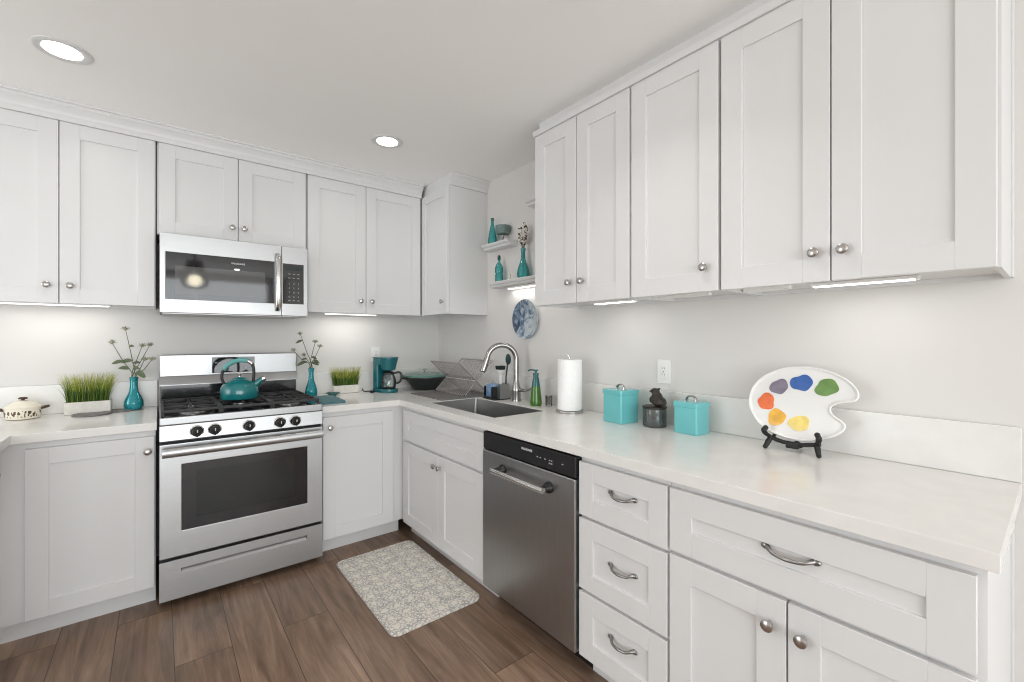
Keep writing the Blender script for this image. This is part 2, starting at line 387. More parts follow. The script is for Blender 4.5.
# ------------------------------------------------------------------ cabinets
def shaker(W, Hh, rail, t=.02, dep=.008):
    """door or drawer front in x 0..W, z 0..H, back at y=0, face at y=-t, panel recessed"""
    g = G(); bv = .0013; p = rail-.001
    g.box(0, rail, -t, 0, 0, Hh, bv, 1).box(W-rail, W, -t, 0, 0, Hh, bv, 1)                    # stiles
    g.box(p, W-p, -t, 0, 0, rail, bv, 1).box(p, W-p, -t, 0, Hh-rail, Hh, bv, 1)               # rails
    g.box(p-.004, W-p+.004, -t+dep, -.002, p-.004, Hh-p+.004)                                  # panel
    return g
def knob(parent, x, z, y, m=NICKEL):
    M = TR((x, y, z)) @ Matrix.Rotation(PI/2, 4, 'X')
    g = G().lathe([(.0075, 0), (.0065, .003), (.005, .008), (.0055, .012), (.011, .0155), (.0152, .019), (.0158, .0225), (.0145, .026), (.010, .0285), (0, .0295)], mtx=M, seg=24, cap0=True)
    o = g.build('knob', m, parent); o['label'] = 'metal mushroom knob'; return o
def pull(parent, x, z, y, L=.10, m=PEWTER):
    P = [(-L/2, 0, .004), (-L/2+.008, -.012, .003), (-L*.3, -.022, -.002), (-L*.12, -.026, -.004), (L*.12, -.026, -.004), (L*.3, -.022, -.002), (L/2-.008, -.012, .003), (L/2, 0, .004)]
    pts = spline([(x+a, y+b, z+c) for a, b, c in P], 5); n = len(pts)
    rad = [.0046+.0030*abs(2*i/(n-1)-1)**3 + .0012*math.exp(-((i/(n-1)-.5)/.06)**2) for i in range(n)]
    g = G().tube(pts, rad, 10)
    for sg in (-1, 1):
        g.ball((x+sg*(L/2+.002), y-.004, z+.004), .0095, 2, (1.25, .55, .9))
    o = g.build('handle', m, parent); o['label'] = 'arched pewter handle'; return o
def cabinet(name, label, group, loc, rz, W, D, z0, z1, fronts, toe=None, upper=False, extra=None):
    r = thing(name, label, 'cabinet', loc, rz, group)
    b = bmesh.new(); bmesh.ops.create_cube(b, size=1)
    for v in b.verts: v.co = Vector((W*(v.co.x+.5), -D*(.5-v.co.y), z0+(z1-z0)*(v.co.z+.5)))
    if upper:                                             # open lip under the box
        bot = min(b.faces, key=lambda f: f.calc_center_median().z)
        bmesh.ops.inset_region(b, faces=[bot], thickness=.018, depth=0)
        bot = min((f for f in b.faces if len(f.verts) == 4), key=lambda f: (f.calc_center_median().z, abs(f.calc_center_median().x-W/2)+abs(f.calc_center_median().y+D/2)))
        ex = bmesh.ops.extrude_face_region(b, geom=[bot]); vs = [v for v in ex['geom'] if isinstance(v, bmesh.types.BMVert)]
        bmesh.ops.translate(b, vec=(0, 0, .014), verts=vs); bmesh.ops.delete(b, geom=[bot], context='FACES_ONLY')
        bmesh.ops.recalc_face_normals(b, faces=b.faces)
    g = G(); g.b.free(); g.b = b
    if extra: extra(g, W, D)
    g.build('body', WHITE, r)
    if toe:
        G().box(.0 if len(toe) < 2 else toe[1], W if len(toe) < 2 else W-toe[1], -toe[0], 0, 0, z0).build('toe_kick', WHITE, r)
    for f in fronts:
        kind, a, c, e, h = f[:5]
        d = shaker(c-a, h-e, f[6] if len(f) > 6 else .073).build(kind, WHITE, r); d.location = (a, -D-.0005, e)
        for hx in f[5]:
            if kind == 'drawer': pull(d, hx[0]-a, hx[1]-e, -.0115, hx[2] if len(hx) > 2 else .10)
            else: knob(d, hx[0]-a, hx[1]-e, -.02)
    return r
BASE, UP = 'white shaker base cabinets', 'white shaker wall cabinets'
DB = .637                                                 # wall to box front; the fronts stand 2 cm proud
# left of the stove
cabinet('base_cabinet', 'white single-door base cabinet left of the stove, under the casserole and grass planter', BASE, (-2.448, .0193, 0), 0, .526, DB, .10, .875,
        [('door', .088, .522, .105, .846, [(.496, .775)])], toe=(.57,))
# the run on the left that comes toward the camera
cabinet('base_cabinet', 'white base cabinet at the far left edge of the photo, facing right', BASE, (-3.05, -1.30, 0), PI/2, .635, .60, .10, .875,
        [('door', .015, .56, .105, .85, [(.51, .78)])], toe=(.53,))
# right of the stove
cabinet('base_cabinet', 'white single-door base cabinet in the corner between stove and sink cabinet', BASE, (-1.142, .0193, 0), 0, .525, DB, .10, .875,
        [('door', .005, .452, .105, .846, [(.045, .782)])], toe=(.57,))
# right-hand run, rz -90: local x runs toward the camera
def rr(y): return (.0193, y, 0)
cabinet('sink_cabinet', 'white base cabinet under the sink with false drawer front and two doors', BASE, rr(-.62), -PI/2, .998, DB, .10, .690,
        [('drawer_front', .058, .990, .657, .85, []), ('door', .058, .522, .105, .640, [(.500, .575)]), ('door', .527, .990, .105, .640, [(.552, .575)])], toe=(.57,),
        extra=lambda g, W, D: (g.box(0, W, -D, -D+.038, .6905, .874), g.box(0, .215, -D+.0385, 0, .6905, .874)))
cabinet('drawer_cabinet', 'white narrow base cabinet with three drawers beside the dishwasher', BASE, rr(-2.2495), -PI/2, .386, DB, .10, .875,
        [('drawer', .004, .383, .648, .852, [(.205, .765, .098)], .070), ('drawer', .004, .383, .366, .636, [(.205, .505, .098)], .070), ('drawer', .004, .383, .105, .354, [(.205, .245, .098)], .070)], toe=(.57,))
cabinet('base_cabinet', 'white wide base cabinet nearest the camera with one drawer above two doors', BASE, rr(-2.637), -PI/2, .693, DB, .10, .875,
        [('drawer', .004, .680, .656, .852, [(.345, .765, .112)], .075), ('door', .004, .338, .105, .643, [(.300, .570)]), ('door', .343, .680, .105, .643, [(.378, .570)])], toe=(.57,),
        extra=lambda g, W, D: g.box(W-.0005, W+.006, -.035, 0, .0, .875, .002))
# wall cabinets on the back wall
DU = .3255; ZU0, ZU1 = 1.50, 2.412
def ub(x): return (x, .0193, 0)
cabinet('wall_cabinet', 'white two-door wall cabinet at the left, above casserole and grass planter', UP, ub(-2.665), 0, .742, DU, ZU0, ZU1,
        [('door', .004, .368, ZU0, 2.402, [(.328, 1.588)]), ('door', .372, .738, ZU0, 2.402, [(.410, 1.588)])], upper=True)
cabinet('wall_cabinet', 'white short two-door wall cabinet above the microwave', UP, ub(-1.918), 0, .766, DU, 1.90, ZU1,
        [('door', .008, .379, 1.902, 2.402, [(.350, 1.985)]), ('door', .383, .758, 1.902, 2.402, [(.412, 1.985)])], upper=True)
cabinet('wall_cabinet', 'white two-door wall cabinet between microwave and corner', UP, ub(-1.149), 0, .826, DU, ZU0, ZU1,
        [('door', .004, .388, ZU0, 2.402, [(.350, 1.588)]), ('door', .392, .813, ZU0, 2.402, [(.430, 1.588)])], upper=True)
def ur(y): return (.0193, y, 0)
cabinet('wall_cabinet', 'white narrow wall cabinet in the corner with plain end panel facing the shelves', UP, ur(.0193), -PI/2, .735, DU, ZU0, ZU1,
        [('door', .351, .733, ZU0, 2.402, [(.680, 1.588)], .06)], upper=True)
# wall cabinets on the right wall
cabinet('wall_cabinet', 'white narrow two-door wall cabinet beside the floating shelves', UP, ur(-1.643), -PI/2, .617, DU, ZU0, ZU1,
        [('door', .003, .302, ZU0, 2.406, [(.262, 1.600)]), ('door', .306, .613, ZU0, 2.406, [(.345, 1.600)])], upper=True)
cabinet('wall_cabinet', 'white single-door wall cabinet in the middle of the right-hand row', UP, ur(-2.261), -PI/2, .386, DU, ZU0, ZU1,
        [('door', .006, .382, ZU0, 2.406, [(.335, 1.588)])], upper=True)
cabinet('wall_cabinet', 'white wide two-door wall cabinet at the right edge of the photo', UP, ur(-2.648), -PI/2, .682, DU, ZU0, ZU1,
        [('door', .006, .336, ZU0, 2.406, [(.298, 1.588)]), ('door', .340, .676, ZU0, 2.406, [(.372, 1.588)])], upper=True,
        extra=lambda g, W, D: g.box(W-.0005, W+.006, -.030, 0, ZU0, ZU1, .002))
# crown mouldings
def crown(name, path, dirs, z0=2.402, h=.094, out=.05):
    """path: floor-plan polyline; dirs: outward (x,y) shift factors at each point"""
    prof = [(0, 0), (.010, 0), (.010, .022), (.016, .030), (.020, .045), (.032, .060), (.040, .066), (.040, .080), (out, .082), (out, h), (0, h)]
    b = bmesh.new(); rows = []
    for (px, py), (dx, dy) in zip(path, dirs):
        rows.append([b.verts.new((px+dx*o, py+dy*o, z0+z)) for o, z in prof])
    n = len(prof)
    for A, B in zip(rows, rows[1:]):
        for k in range(n): b.faces.new((A[k], A[(k+1) % n], B[(k+1) % n], B[k]))
    b.faces.new(rows[0]); b.faces.new(rows[-1][::-1]); bmesh.ops.recalc_face_normals(b, faces=b.faces)
    g = G(); g.b.free(); g.b = b
    return struct(g.build(name, WHITE, ang=25))
YC = -.327; XC = -.327
crown('trim_1', [(-2.67, YC), (-.330, YC)], [(0, -1), (0, -1)], z0=2.4025, h=.0930)
struct(G().box(-.304, -.290, -.712, -.010, 2.4125, H-.0005).build('trim_4', WHITE))
crown('trim_2', [(-.306, -.716), (.02, -.716)], [(0, -1), (0, -1)], z0=2.4125, h=.083, out=.045)
g = G()                                                    # slim moulding over the right-hand row
g.box(-.337, -.3265, -3.335, -1.638, 2.4068, 2.436, .004).box(-.290, -.262, -3.332, -1.641, 2.4125, H-.0005)
struct(g.build('trim_3', WHITE))

# ------------------------------------------------------------------ worktops
def slab(xs, ys, solid, z0, z1):
    """grid slab with missing cells as holes"""
    b = bmesh.new(); T = {}; Bt = {}
    def vt(d, i, j, z):
        if (i, j) not in d: d[(i, j)] = b.verts.new((xs[i], ys[j], z))
        return d[(i, j)]
    on = lambda i, j: 0 <= i < len(xs)-1 and 0 <= j < len(ys)-1 and solid(i, j)
    for i in range(len(xs)-1):
        for j in range(len(ys)-1):
            if not on(i, j): continue
            c = [(i, j), (i+1, j), (i+1, j+1), (i, j+1)]
            b.faces.new([vt(T, *p, z1) for p in c]); b.faces.new([vt(Bt, *p, z0) for p in c[::-1]])
            for k, (di, dj) in enumerate(((0, -1), (1, 0), (0, 1), (-1, 0))):
                if not on(i+di, j+dj):
                    p, q = c[k], c[(k+1) % 4]
                    b.faces.new([vt(Bt, *p, z0), vt(Bt, *q, z0), vt(T, *q, z1), vt(T, *p, z1)])
    bmesh.ops.recalc_face_normals(b, faces=b.faces)
    bmesh.ops.bevel(b, geom=[e for e in b.edges if len(e.link_faces) == 2 and e.calc_face_angle() > .8], offset=.0025, segments=2, profile=.5, affect='EDGES')
    g = G(); g.b.free(); g.b = b; return g
E = -.655; Z = .915
SX0, SX1, SY0, SY1 = -.552, -.195, -1.585, -.890          # sink opening
r = thing('countertop', 'white quartz worktop with sink cut-out, running from the stove round the corner to the right', 'countertop', (0, 0, 0))
slab([-1.146, E, SX0, SX1, .019], [-3.350, SY0, SY1, E, .019], lambda i, j: (j == 3 or i > 0) and not (i == 2 and j == 1), .8755, Z).build('slab', QUARTZ, r)
tag(G().box(-1.146, -.0005, .0, .0193, Z+.0003, 1.073, .003).build('backsplash', QUARTZ), 'low white quartz backsplash on the back wall behind the coffee maker', 'backsplash')
tag(G().box(.0, .0193, -3.350, .0193, Z+.0003, 1.073, .003).build('backsplash', QUARTZ), 'low white quartz backsplash along the right wall behind sink and canisters', 'backsplash')
r = thing('countertop', 'white quartz worktop left of the stove, turning toward the camera', 'countertop', (0, 0, 0))
slab([-3.05, -2.397, -1.916], [-1.32, E, .019], lambda i, j: not (i == 1 and j == 0), .8755, Z).build('slab', QUARTZ, r)
tag(G().box(-3.05, -1.916, .0, .0193, Z+.0003, 1.073, .003).build('backsplash', QUARTZ), 'low white quartz backsplash left of the stove behind the grass planter', 'backsplash')

# sink
r = thing('sink', 'undermounted rectangular stainless steel sink below the arched faucet', 'sink', (0, 0, 0))
b = bmesh.new()
def ringz(ins, z, rad): return [b.verts.new((x, y, z)) for x, y in rrect(SX0+ins, SX1-ins, SY0+ins, SY1-ins, rad, 5)]
R = [ringz(.0005, .9115, .004), ringz(.004, .9125, .008), ringz(.010, .72, .03), ringz(.034, .702, .04), ringz(.12, .700, .05), ringz(.12, .697, .05), ringz(.03, .699, .04), ringz(.006, .718, .03), ringz(.0005, .89, .004)]
for A, B in zip(R, R[1:]+R[:1]):
    if A is R[4]: continue
    n = len(A)
    for k in range(n): b.faces.new((A[k], A[(k+1) % n], B[(k+1) % n], B[k]))
b.faces.new(R[4]); b.faces.new(R[5][::-1])
bmesh.ops.recalc_face_normals(b, faces=b.faces)
g = G(); g.b.free(); g.b = b; g.build('basin', SINKM, r, ang=50)
G().lathe([(.028, 0), (.028, .003), (.045, .003), (.045, .0005)], c=(-.37, -1.24, .7000), cap1=False).build('drain', CHROME, r)

# faucet
r = thing('faucet', 'tall stainless steel gooseneck faucet with side lever behind the sink', 'faucet', (-.085, -1.19, Z))
G().lathe([(.031, 0), (.031, .006), (.029, .012), (.029, .060), (.031, .066), (.030, .085), (.022, .112), (.019, .13)], cap1=True).build('body', FAUCET, r)
dirx, diry = -.93, .37
pts = [Vector((0, 0, .125)), Vector((0, 0, .20)), Vector((0, 0, .262))] + arc((dirx*.098, diry*.098, .270), .098, 0, PI*.93, 18, (-dirx, -diry, 0), (0, 0, 1))
G().tube(pts, .0170, 16).build('spout', FAUCET, r)
e0 = pts[-1]; dn = (pts[-1]-pts[-2]).normalized(); dn = (dn + Vector((dirx*.10, diry*.10, -.2))).normalized()
G().tube([e0-dn*.004, e0+dn*.01, e0+dn*.05, e0+dn*.088, e0+dn*.096], [.0175, .0195, .0205, .023, .021], 16).build('spray_head', FAUCET, r)
G().tube([e0+dn*.0955, e0+dn*.101], .0175, 16).build('nozzle', BLACK, r)
G().tube(spline([(.006, -.018, .080), (.008, -.055, .074), (.006, -.100, .078), (.002, -.150, .096)], 5), [.013]*4+[.0105]*4+[.0085]*4+[.0075]*4, 12).build('lever', FAUCET, r)

# ------------------------------------------------------------------ gas range
r = thing('gas_range', 'stainless steel gas range with five burners and oven between the base cabinets', 'stove', (-1.531, 0, 0))
HW = .377
g = G().box(-HW, HW, -.645, -.005, .045, .905, .003)
for sx in (-.33, .33):
    for sy in (-.55, -.08): g.lathe([(.018, 0), (.018, .008), (.012, .01), (.012, .05)], c=(sx, sy, 0), seg=12)
g.build('body', BLACK, r)
g = G().box(-HW, HW, -.672, -.085, .905, .934, .006, 3); g.build('cooktop', ENAMEL, r)
G().box(-HW, HW, -.687, -.672, .898, .937, .005, 3).build('front_rail', STEELV, r)
# control panel, slightly raked
b = bmesh.new(); P = [(-.646, .822), (-.696, .822), (-.684, .897), (-.646, .897)]
A = [b.verts.new((-HW, y, z)) for y, z in P]; B = [b.verts.new((HW, y, z)) for y, z in P]
for k in range(4): b.faces.new((A[k], A[(k+1) % 4], B[(k+1) % 4], B[k]))
b.faces.new(A[::-1]); b.faces.new(B); bmesh.ops.recalc_face_normals(b, faces=b.faces)
bmesh.ops.bevel(b, geom=b.edges[:], offset=.003, segments=2, profile=.5, affect='EDGES')
g = G(); g.b.free(); g.b = b; g.build('control_panel', STEEL, r)
tilt = Matrix.Rotation(PI/2+.158, 4, 'X')
for kx in (-.228, -.153, .0, .150, .229):
    M = TR((kx, -.691, .857)) @ tilt
    k_ = G().lathe([(.026, 0), (.026, .006), (.024, .008), (.0215, .010), (.0205, .026), (.0185, .030), (0, .031)], mtx=M, seg=28).build('burner_knob', BLACK, r)
    G().lathe([(.0305, -.001), (.0305, .003), (.027, .005), (.027, -.001)], mtx=M, seg=28, cap0=False, cap1=False).build('bezel', CHROME, k_)
    G().box(-.0045, .0045, -.020, .020, .029, .037, .003, mtx=M).build('grip', BLACK, k_)
    G().box(-.0022, .0022, .004, .018, .0365, .0378, mtx=M).build('pointer', WHITEMARK, k_)
# oven door with window hole, cavity, rack
dz0, dz1 = .247, .806; wx0, wx1, wz0, wz1 = -.289, .293, .372, .700
d = G()
d.box(-HW, wx0, -.692, -.652, dz0, dz1, .004).box(wx1, HW, -.692, -.652, dz0, dz1, .004)
d.box(wx0-.006, wx1+.006, -.692, -.652, wz1, dz1, .004).box(wx0-.006, wx1+.006, -.692, -.652, dz0, wz0, .004)
door = d.build('oven_door', STEEL, r)
fr = G()
iw = .060; fr.box(wx0, wx0+iw, -.690, -.676, wz0, wz1).box(wx1-iw, wx1, -.690, -.676, wz0, wz1).box(wx0+iw, wx1-iw, -.690, -.676, wz1-.045, wz1).box(wx0+iw, wx1-iw, -.690, -.676, wz0, wz0+.055)
fr.build('window_surround', BGLASS, door)
G().box(wx0+iw, wx1-iw, -.688, -.682, wz0+.055, wz1-.045).build('window_pane', OVENG, door)
g = G()
for k in range(11): g.tube([(wx0+iw+.01+k*.0435, -.657, .575), (wx0+iw+.01+k*.0435, -.648, .575)], .002, 6)
g.tube([(wx0+iw, -.658, .575), (wx1-iw, -.658, .575)], .0035, 8); g.tube([(wx0+iw, -.656, .47), (wx1-iw, -.656, .47)], .0035, 8)
g.build('oven_rack', CHROME, door)
h = G().tube([(-.366, -.735, .772), (.366, -.735, .772)], [.0165, .0165], 20, flat=1.4)
for sx in (-.345, .345): h.box(sx-.012, sx+.012, -.735, -.690, .760, .782, .003)
h.build('oven_handle', STEEL, door)
# storage drawer with a long finger slot
b = bmesh.new(); X0, X1, Z0_, Z1_, yf = -HW, HW, .040, .232, -.690
sx0, sx1, sz0, sz1 = -.292, .291, .160, .186
outer = [b.verts.new((x, yf, z)) for x, z in ((X0, Z0_), (X1, Z0_), (X1, Z1_), (X0, Z1_))]
inn = [b.verts.new((x, yf, z)) for x, z in ((sx0, sz0), (sx1, sz0), (sx1, sz1), (sx0, sz1))]
dp = [b.verts.new((x, y, z)) for x, y, z in ((sx0+.004, yf+.012, sz0+.012), (sx1-.004, yf+.012, sz0+.012), (sx1-.002, yf+.022, sz1), (sx0+.002, yf+.022, sz1))]
bk = [b.verts.new((x, -.650, z)) for x, z in ((X0, Z0_), (X1, Z0_), (X1, Z1_), (X0, Z1_))]
for A, B in ((outer, inn), (inn, dp), (bk, outer)):
    for k in range(4): b.faces.new((A[k], A[(k+1) % 4], B[(k+1) % 4], B[k]))
b.faces.new(dp); b.faces.new(bk[::-1]); bmesh.ops.recalc_face_normals(b, faces=b.faces)
g = G(); g.b.free(); g.b = b; g.build('storage_drawer', STEEL, r)
# backguard
bg = G().box(-HW, HW, -.062, -.004, 1.092, 1.226, .006, 3)
b2 = bmesh.new(); P = [(-.004, 1.040), (-.078, 1.040), (-.080, 1.048), (-.060, 1.093), (-.004, 1.093)]
A = [b2.verts.new((-HW, y, z)) for y, z in P]; B = [b2.verts.new((HW, y, z)) for y, z in P]
for k in range(5): b2.faces.new((A[k], A[(k+1) % 5], B[(k+1) % 5], B[k]))
b2.faces.new(A[::-1]); b2.faces.new(B); bmesh.ops.recalc_face_normals(b2, faces=b2.faces); bg._merge(b2)
bgo = bg.build('backguard', STEEL, r)
G().box(-HW+.004, HW-.004, -.050, -.004, .934, 1.040, .003).build('vent_panel', ENAMEL, bgo)
G().box(-.117, .118, -.0645, -.060, 1.106, 1.205, .002).build('display', BGLASS, bgo)
for kx, kz in ((-.095, 1.170), (-.075, 1.170), (-.095, 1.135), (-.072, 1.135), (.06, 1.135), (.085, 1.135), (.06, 1.170), (.085, 1.170)): G().box(kx-.007, kx+.007, -.0652, -.0644, kz-.003, kz+.003).build('button', GREYMARK, bgo)
# burners and grates
for k, (bx, by, br) in enumerate(((-.235, -.52, .042), (-.235, -.22, .034), (0, -.37, .046), (.235, -.52, .034), (.235, -.22, .042))):
    bo = G().lathe([(br+.018, 0), (br+.016, .004), (br, .007), (br, .012), (br-.004, .013)], c=(bx, by, .934), seg=28).build('burner', STEELV, r)
    G().lathe([(br-.006, .0), (br-.004, .003), (br-.006, .008), (0, .009)], c=(bx, by, .9465), seg=28).build('burner_cap', IRON, bo)
for gx, gw, cy in ((-.245, .118, (-.52, -.22)), (0, .116, (-.37,)), (.245, .118, (-.52, -.22))):
    g = G(); yA, yB, zt, hb = -.648, -.105, .968, .007
    for sx in (-gw, gw): g.box(gx+sx-hb, gx+sx+hb, yA, yB, zt-.016, zt, .003)
    for yy in (yA+hb, yB-hb, -.375): g.box(gx-gw, gx+gw, yy-hb, yy+hb, zt-.016, zt, .003)
    for c in cy:
        for k in range(4):
            a = PI/4+k*PI/2; ca, sa = math.cos(a), math.sin(a)
            g.tube([(gx+ca*.022, c+sa*.022, zt-.006), (gx+ca*.07, c+sa*.07, zt-.006), (gx+ca*.15, c+sa*.15, zt-.012)], .006, 6)
        g.box(gx-gw, gx-.03, c-.006, c+.006, zt-.013, zt, .002).box(gx+.03, gx+gw, c-.006, c+.006, zt-.013, zt, .002)
        g.box(gx-.006, gx+.006, c+.03, c+.12, zt-.013, zt, .002).box(gx-.006, gx+.006, c-.12, c-.03, zt-.013, zt, .002)
    for sx in (-gw, gw):
        for yy in (yA+hb, yB-hb, -.375): g.box(gx+sx-.006, gx+sx+.006, yy-.006, yy+.006, .9345, zt-.010, .002)
    g.build('grate', IRON, r)

# kettle on the middle grate
r = thing('tea_kettle', 'glossy teal tea kettle with arched handle standing on the middle burner grate', 'kettle', (-1.536, -.375, .9685), -.30); r.scale = (.88, .88, .965)
G().lathe([(.092, 0), (.107, .004), (.112, .018), (.113, .045), (.110, .068), (.100, .086), (.080, .102), (.057, .115), (.044, .120)], seg=44).build('body', KETTLE, r)
G().lathe([(.044, .1185), (.043, .123), (.032, .130), (.012, .134), (0, .1345)], seg=32).build('lid', KETTLE, r)
G().lathe([(.006, .133), (.005, .140), (.012, .145), (.0135, .152), (.010, .158), (0, .159)], seg=20).build('lid_knob', CHROME, r)
sp = G().tube([(.078, 0, .070), (.100, 0, .090), (.122, 0, .108), (.140, 0, .118)], [.025, .021, .017, .015], 18).build('spout', KETTLE, r)
G().tube([(.136, 0, .116), (.146, 0, .121), (.154, 0, .125)], [.0165, .0165, .013], 16).build('whistle', CHROME, sp)
hp = spline([(-.086, 0, .088), (-.102, 0, .125), (-.098, 0, .165), (-.075, 0, .202), (-.035, 0, .226), (.012, 0, .236), (.055, 0, .228), (.078, 0, .200), (.084, 0, .150), (.078, 0, .095)], 6)
G().tube(hp[:17], .0095, 12).tube(hp[33:], .0095, 12).build('handle_bracket', BLACK, r)
G().tube(hp[14:36], [.011]+[.0145]*20+[.012], 14).build('handle_grip', GRIP, r)
G().tube(hp[35:41], .0125, 12).build('handle_ferrule', CHROME, r)

# ------------------------------------------------------------------ microwave
r = thing('microwave', 'stainless steel over-the-range microwave under the short wall cabinet', 'microwave', (-1.537, 0, 0))
MW = .370
G().box(-MW+.002, MW-.002, -.385, .018, 1.466, 1.898, .003).build('body', BLACK, r)
dx1 = .219
d = G(); f0, f1 = -.412, -.386; gx0, gx1, gz0, gz1 = -.344, .180, 1.540, 1.794
d.box(-MW, gx0, f0, f1, 1.466, 1.896, .003).box(gx1, dx1, f0, f1, 1.466, 1.896, .003).box(gx0-.005, gx1+.005, f0, f1, gz1, 1.896, .003).box(gx0-.005, gx1+.005, f0, f1, 1.466, gz0, .003)
door = d.build('door', STEEL, r)
G().box(gx0, gx1, f0+.002, f1, gz0, gz1).build('door_glass', BGLASS, door)
G().box(-.304, .130, f0+.0008, f0+.004, 1.567, 1.722).build('viewing_screen', MESHWIN, door)
h = G().tube(spline([(.196, f0-.004, 1.500), (.196, f0-.030, 1.530), (.196, f0-.042, 1.600), (.196, f0-.045, 1.670), (.196, f0-.042, 1.740), (.196, f0-.030, 1.810), (.196, f0-.004, 1.838)], 5), .0155, 14, flat=.7)
h.build('door_handle', CHROME, door)
lettering('nameplate', [('FRIGIDAIRE', .0135, TR((-.010, f0+.0005, 1.760)) @ RX)], WHITEMARK, door)
G().lathe([(.010, 0), (.010, .0015), (0, .002)], mtx=TR((-.016, f0+.0008, 1.727)) @ RX @ Matrix.Diagonal((1.5, .6, 1, 1)), seg=20).build('emblem', CHROME, door)
cp = G().box(dx1+.002, MW, f0, f1, 1.466, 1.896, .003).build('control_panel', STEEL, r)
G().box(.224, .345, f0-.0015, f0+.003, 1.540, 1.790, .001).build('keypad', BGLASS, cp)
keys = []
for row, labs in enumerate(('123', '456', '789', 'C0S')):
    for c_, tch in enumerate(labs): keys.append((tch, .014, TR((.262+c_*.026, f0-.0018, 1.665-row*.027)) @ RX))
lettering('key_marks', keys, GREYMARK, cp)
for c_ in range(3):
    for row in (1.725, 1.70, 1.56): G().box(.255+c_*.026, .268+c_*.026, f0-.0024, f0-.0014, row, row+.003).build('button', GREYMARK, cp)
G().box(.240, .332, f0-.0024, f0-.0014, 1.748, 1.775).build('clock_display', mat('dark_display', (.02, .03, .03), .15), cp)
G().box(-MW+.01, MW-.01, -.400, -.05, 1.4585, 1.4665, .002).build('vent_grille', PEWTER, r)

# ------------------------------------------------------------------ dishwasher
r = thing('dishwasher', 'stainless steel dishwasher with black control strip between sink cabinet and drawers', 'dishwasher', (.0193, -1.6205, 0), -PI/2)
DW = .6265
G().box(.002, DW-.002, -.632, -.02, .105, .868, .002).build('body', BLACK, r)
door = G().box(.002, DW-.002, -.672, -.634, .105, .778, .005, 3).build('door', STEELV, r)
cp = G().box(.002, DW-.002, -.668, -.634, .782, .866, .004, 3).build('control_strip', BLACK, r)
lettering('nameplate', [('FRIGIDAIRE', .0145, TR((.335, -.6683, .838)) @ RX)], WHITEMARK, cp)
for kx, kz in ((.405, .820), (.424, .820), (.452, .820), (.480, .820), (.492, .820), (.555, .820), (.480, .808), (.492, .808)): G().box(kx-.004, kx+.004, -.6692, -.6678, kz, kz+.004).build('button', GREYMARK, cp)
h = G().tube([(.145, -.722, .712), (.500, -.722, .712)], .0125, 16)
hd = h.build('handle', CHROME, door)
for hx in (.165, .480):
    G().lathe([(.024, 0), (.024, .008), (.018, .016), (.013, .040), (.012, .048)], mtx=TR((hx, -.672, .712)) @ RX, seg=24).build('handle_mount', BLACK, door)
G().box(.004, DW-.004, -.565, -.05, .0, .104).build('toe_panel', BLACK, r)

# ------------------------------------------------------------------ floor mat
r = G().prism(rrect(-1.105, -.624, -1.582, -.758, .042, 8), 0.0, .013, bev=.003).build('floor_mat', RUG)
tag(r, 'cream and grey patterned kitchen mat on the wood floor before the sink cabinet', 'mat')

# ------------------------------------------------------------------ lights
def can_light(x, y, label, power=1.1, spread=2.6):
    r = thing('recessed_light', label, 'ceiling light', (x, y, H), 0, 'recessed ceiling lights')
    G().lathe([(.060, -.0005), (.090, -.0005), (.090, -.003), (.084, -.006), (.068, -.005), (.060, -.002)], seg=40, cap0=False, cap1=False).build('trim_ring', WHITE, r)
    G().lathe([(0, -.0012), (.0605, -.0012), (.0605, -.0034), (0, -.0036)], seg=40).build('lens', EMIT, r)
    area('lamp_light', (0, 0, -.012), (0, 0, 0), .115, .115, power, (1, .97, .93), 'DISK', r, spread)
    return r
can_light(-2.215, -.885, 'round recessed ceiling light at the upper left, above the left wall cabinets')
can_light(-.850, -.915, 'round recessed ceiling light near the corner, right of the first')
for x, y, l in ((-2.215, -2.55, 'added unseen recessed ceiling light above the left worktop'), (-.85, -2.45, 'added unseen recessed ceiling light above the right-hand floor')):
    can_light(x, y, l, 1.7, 2.0)  # unseen downlights added to brighten the kitchen
for x, y, l in ((-3.6, -4.4, 'added unseen ceiling light in the front left of the room behind the camera'), (-1.5, -4.75, 'added unseen ceiling light in the front right of the room behind the camera'),
                (-3.6, -5.9, 'added unseen ceiling light in the back left of the room behind the camera'), (-1.5, -5.9, 'added unseen ceiling light in the back right of the room behind the camera')):
    can_light(x, y, l, 4.0, 2.0)  # more unseen ceiling lights, added to light the room from behind
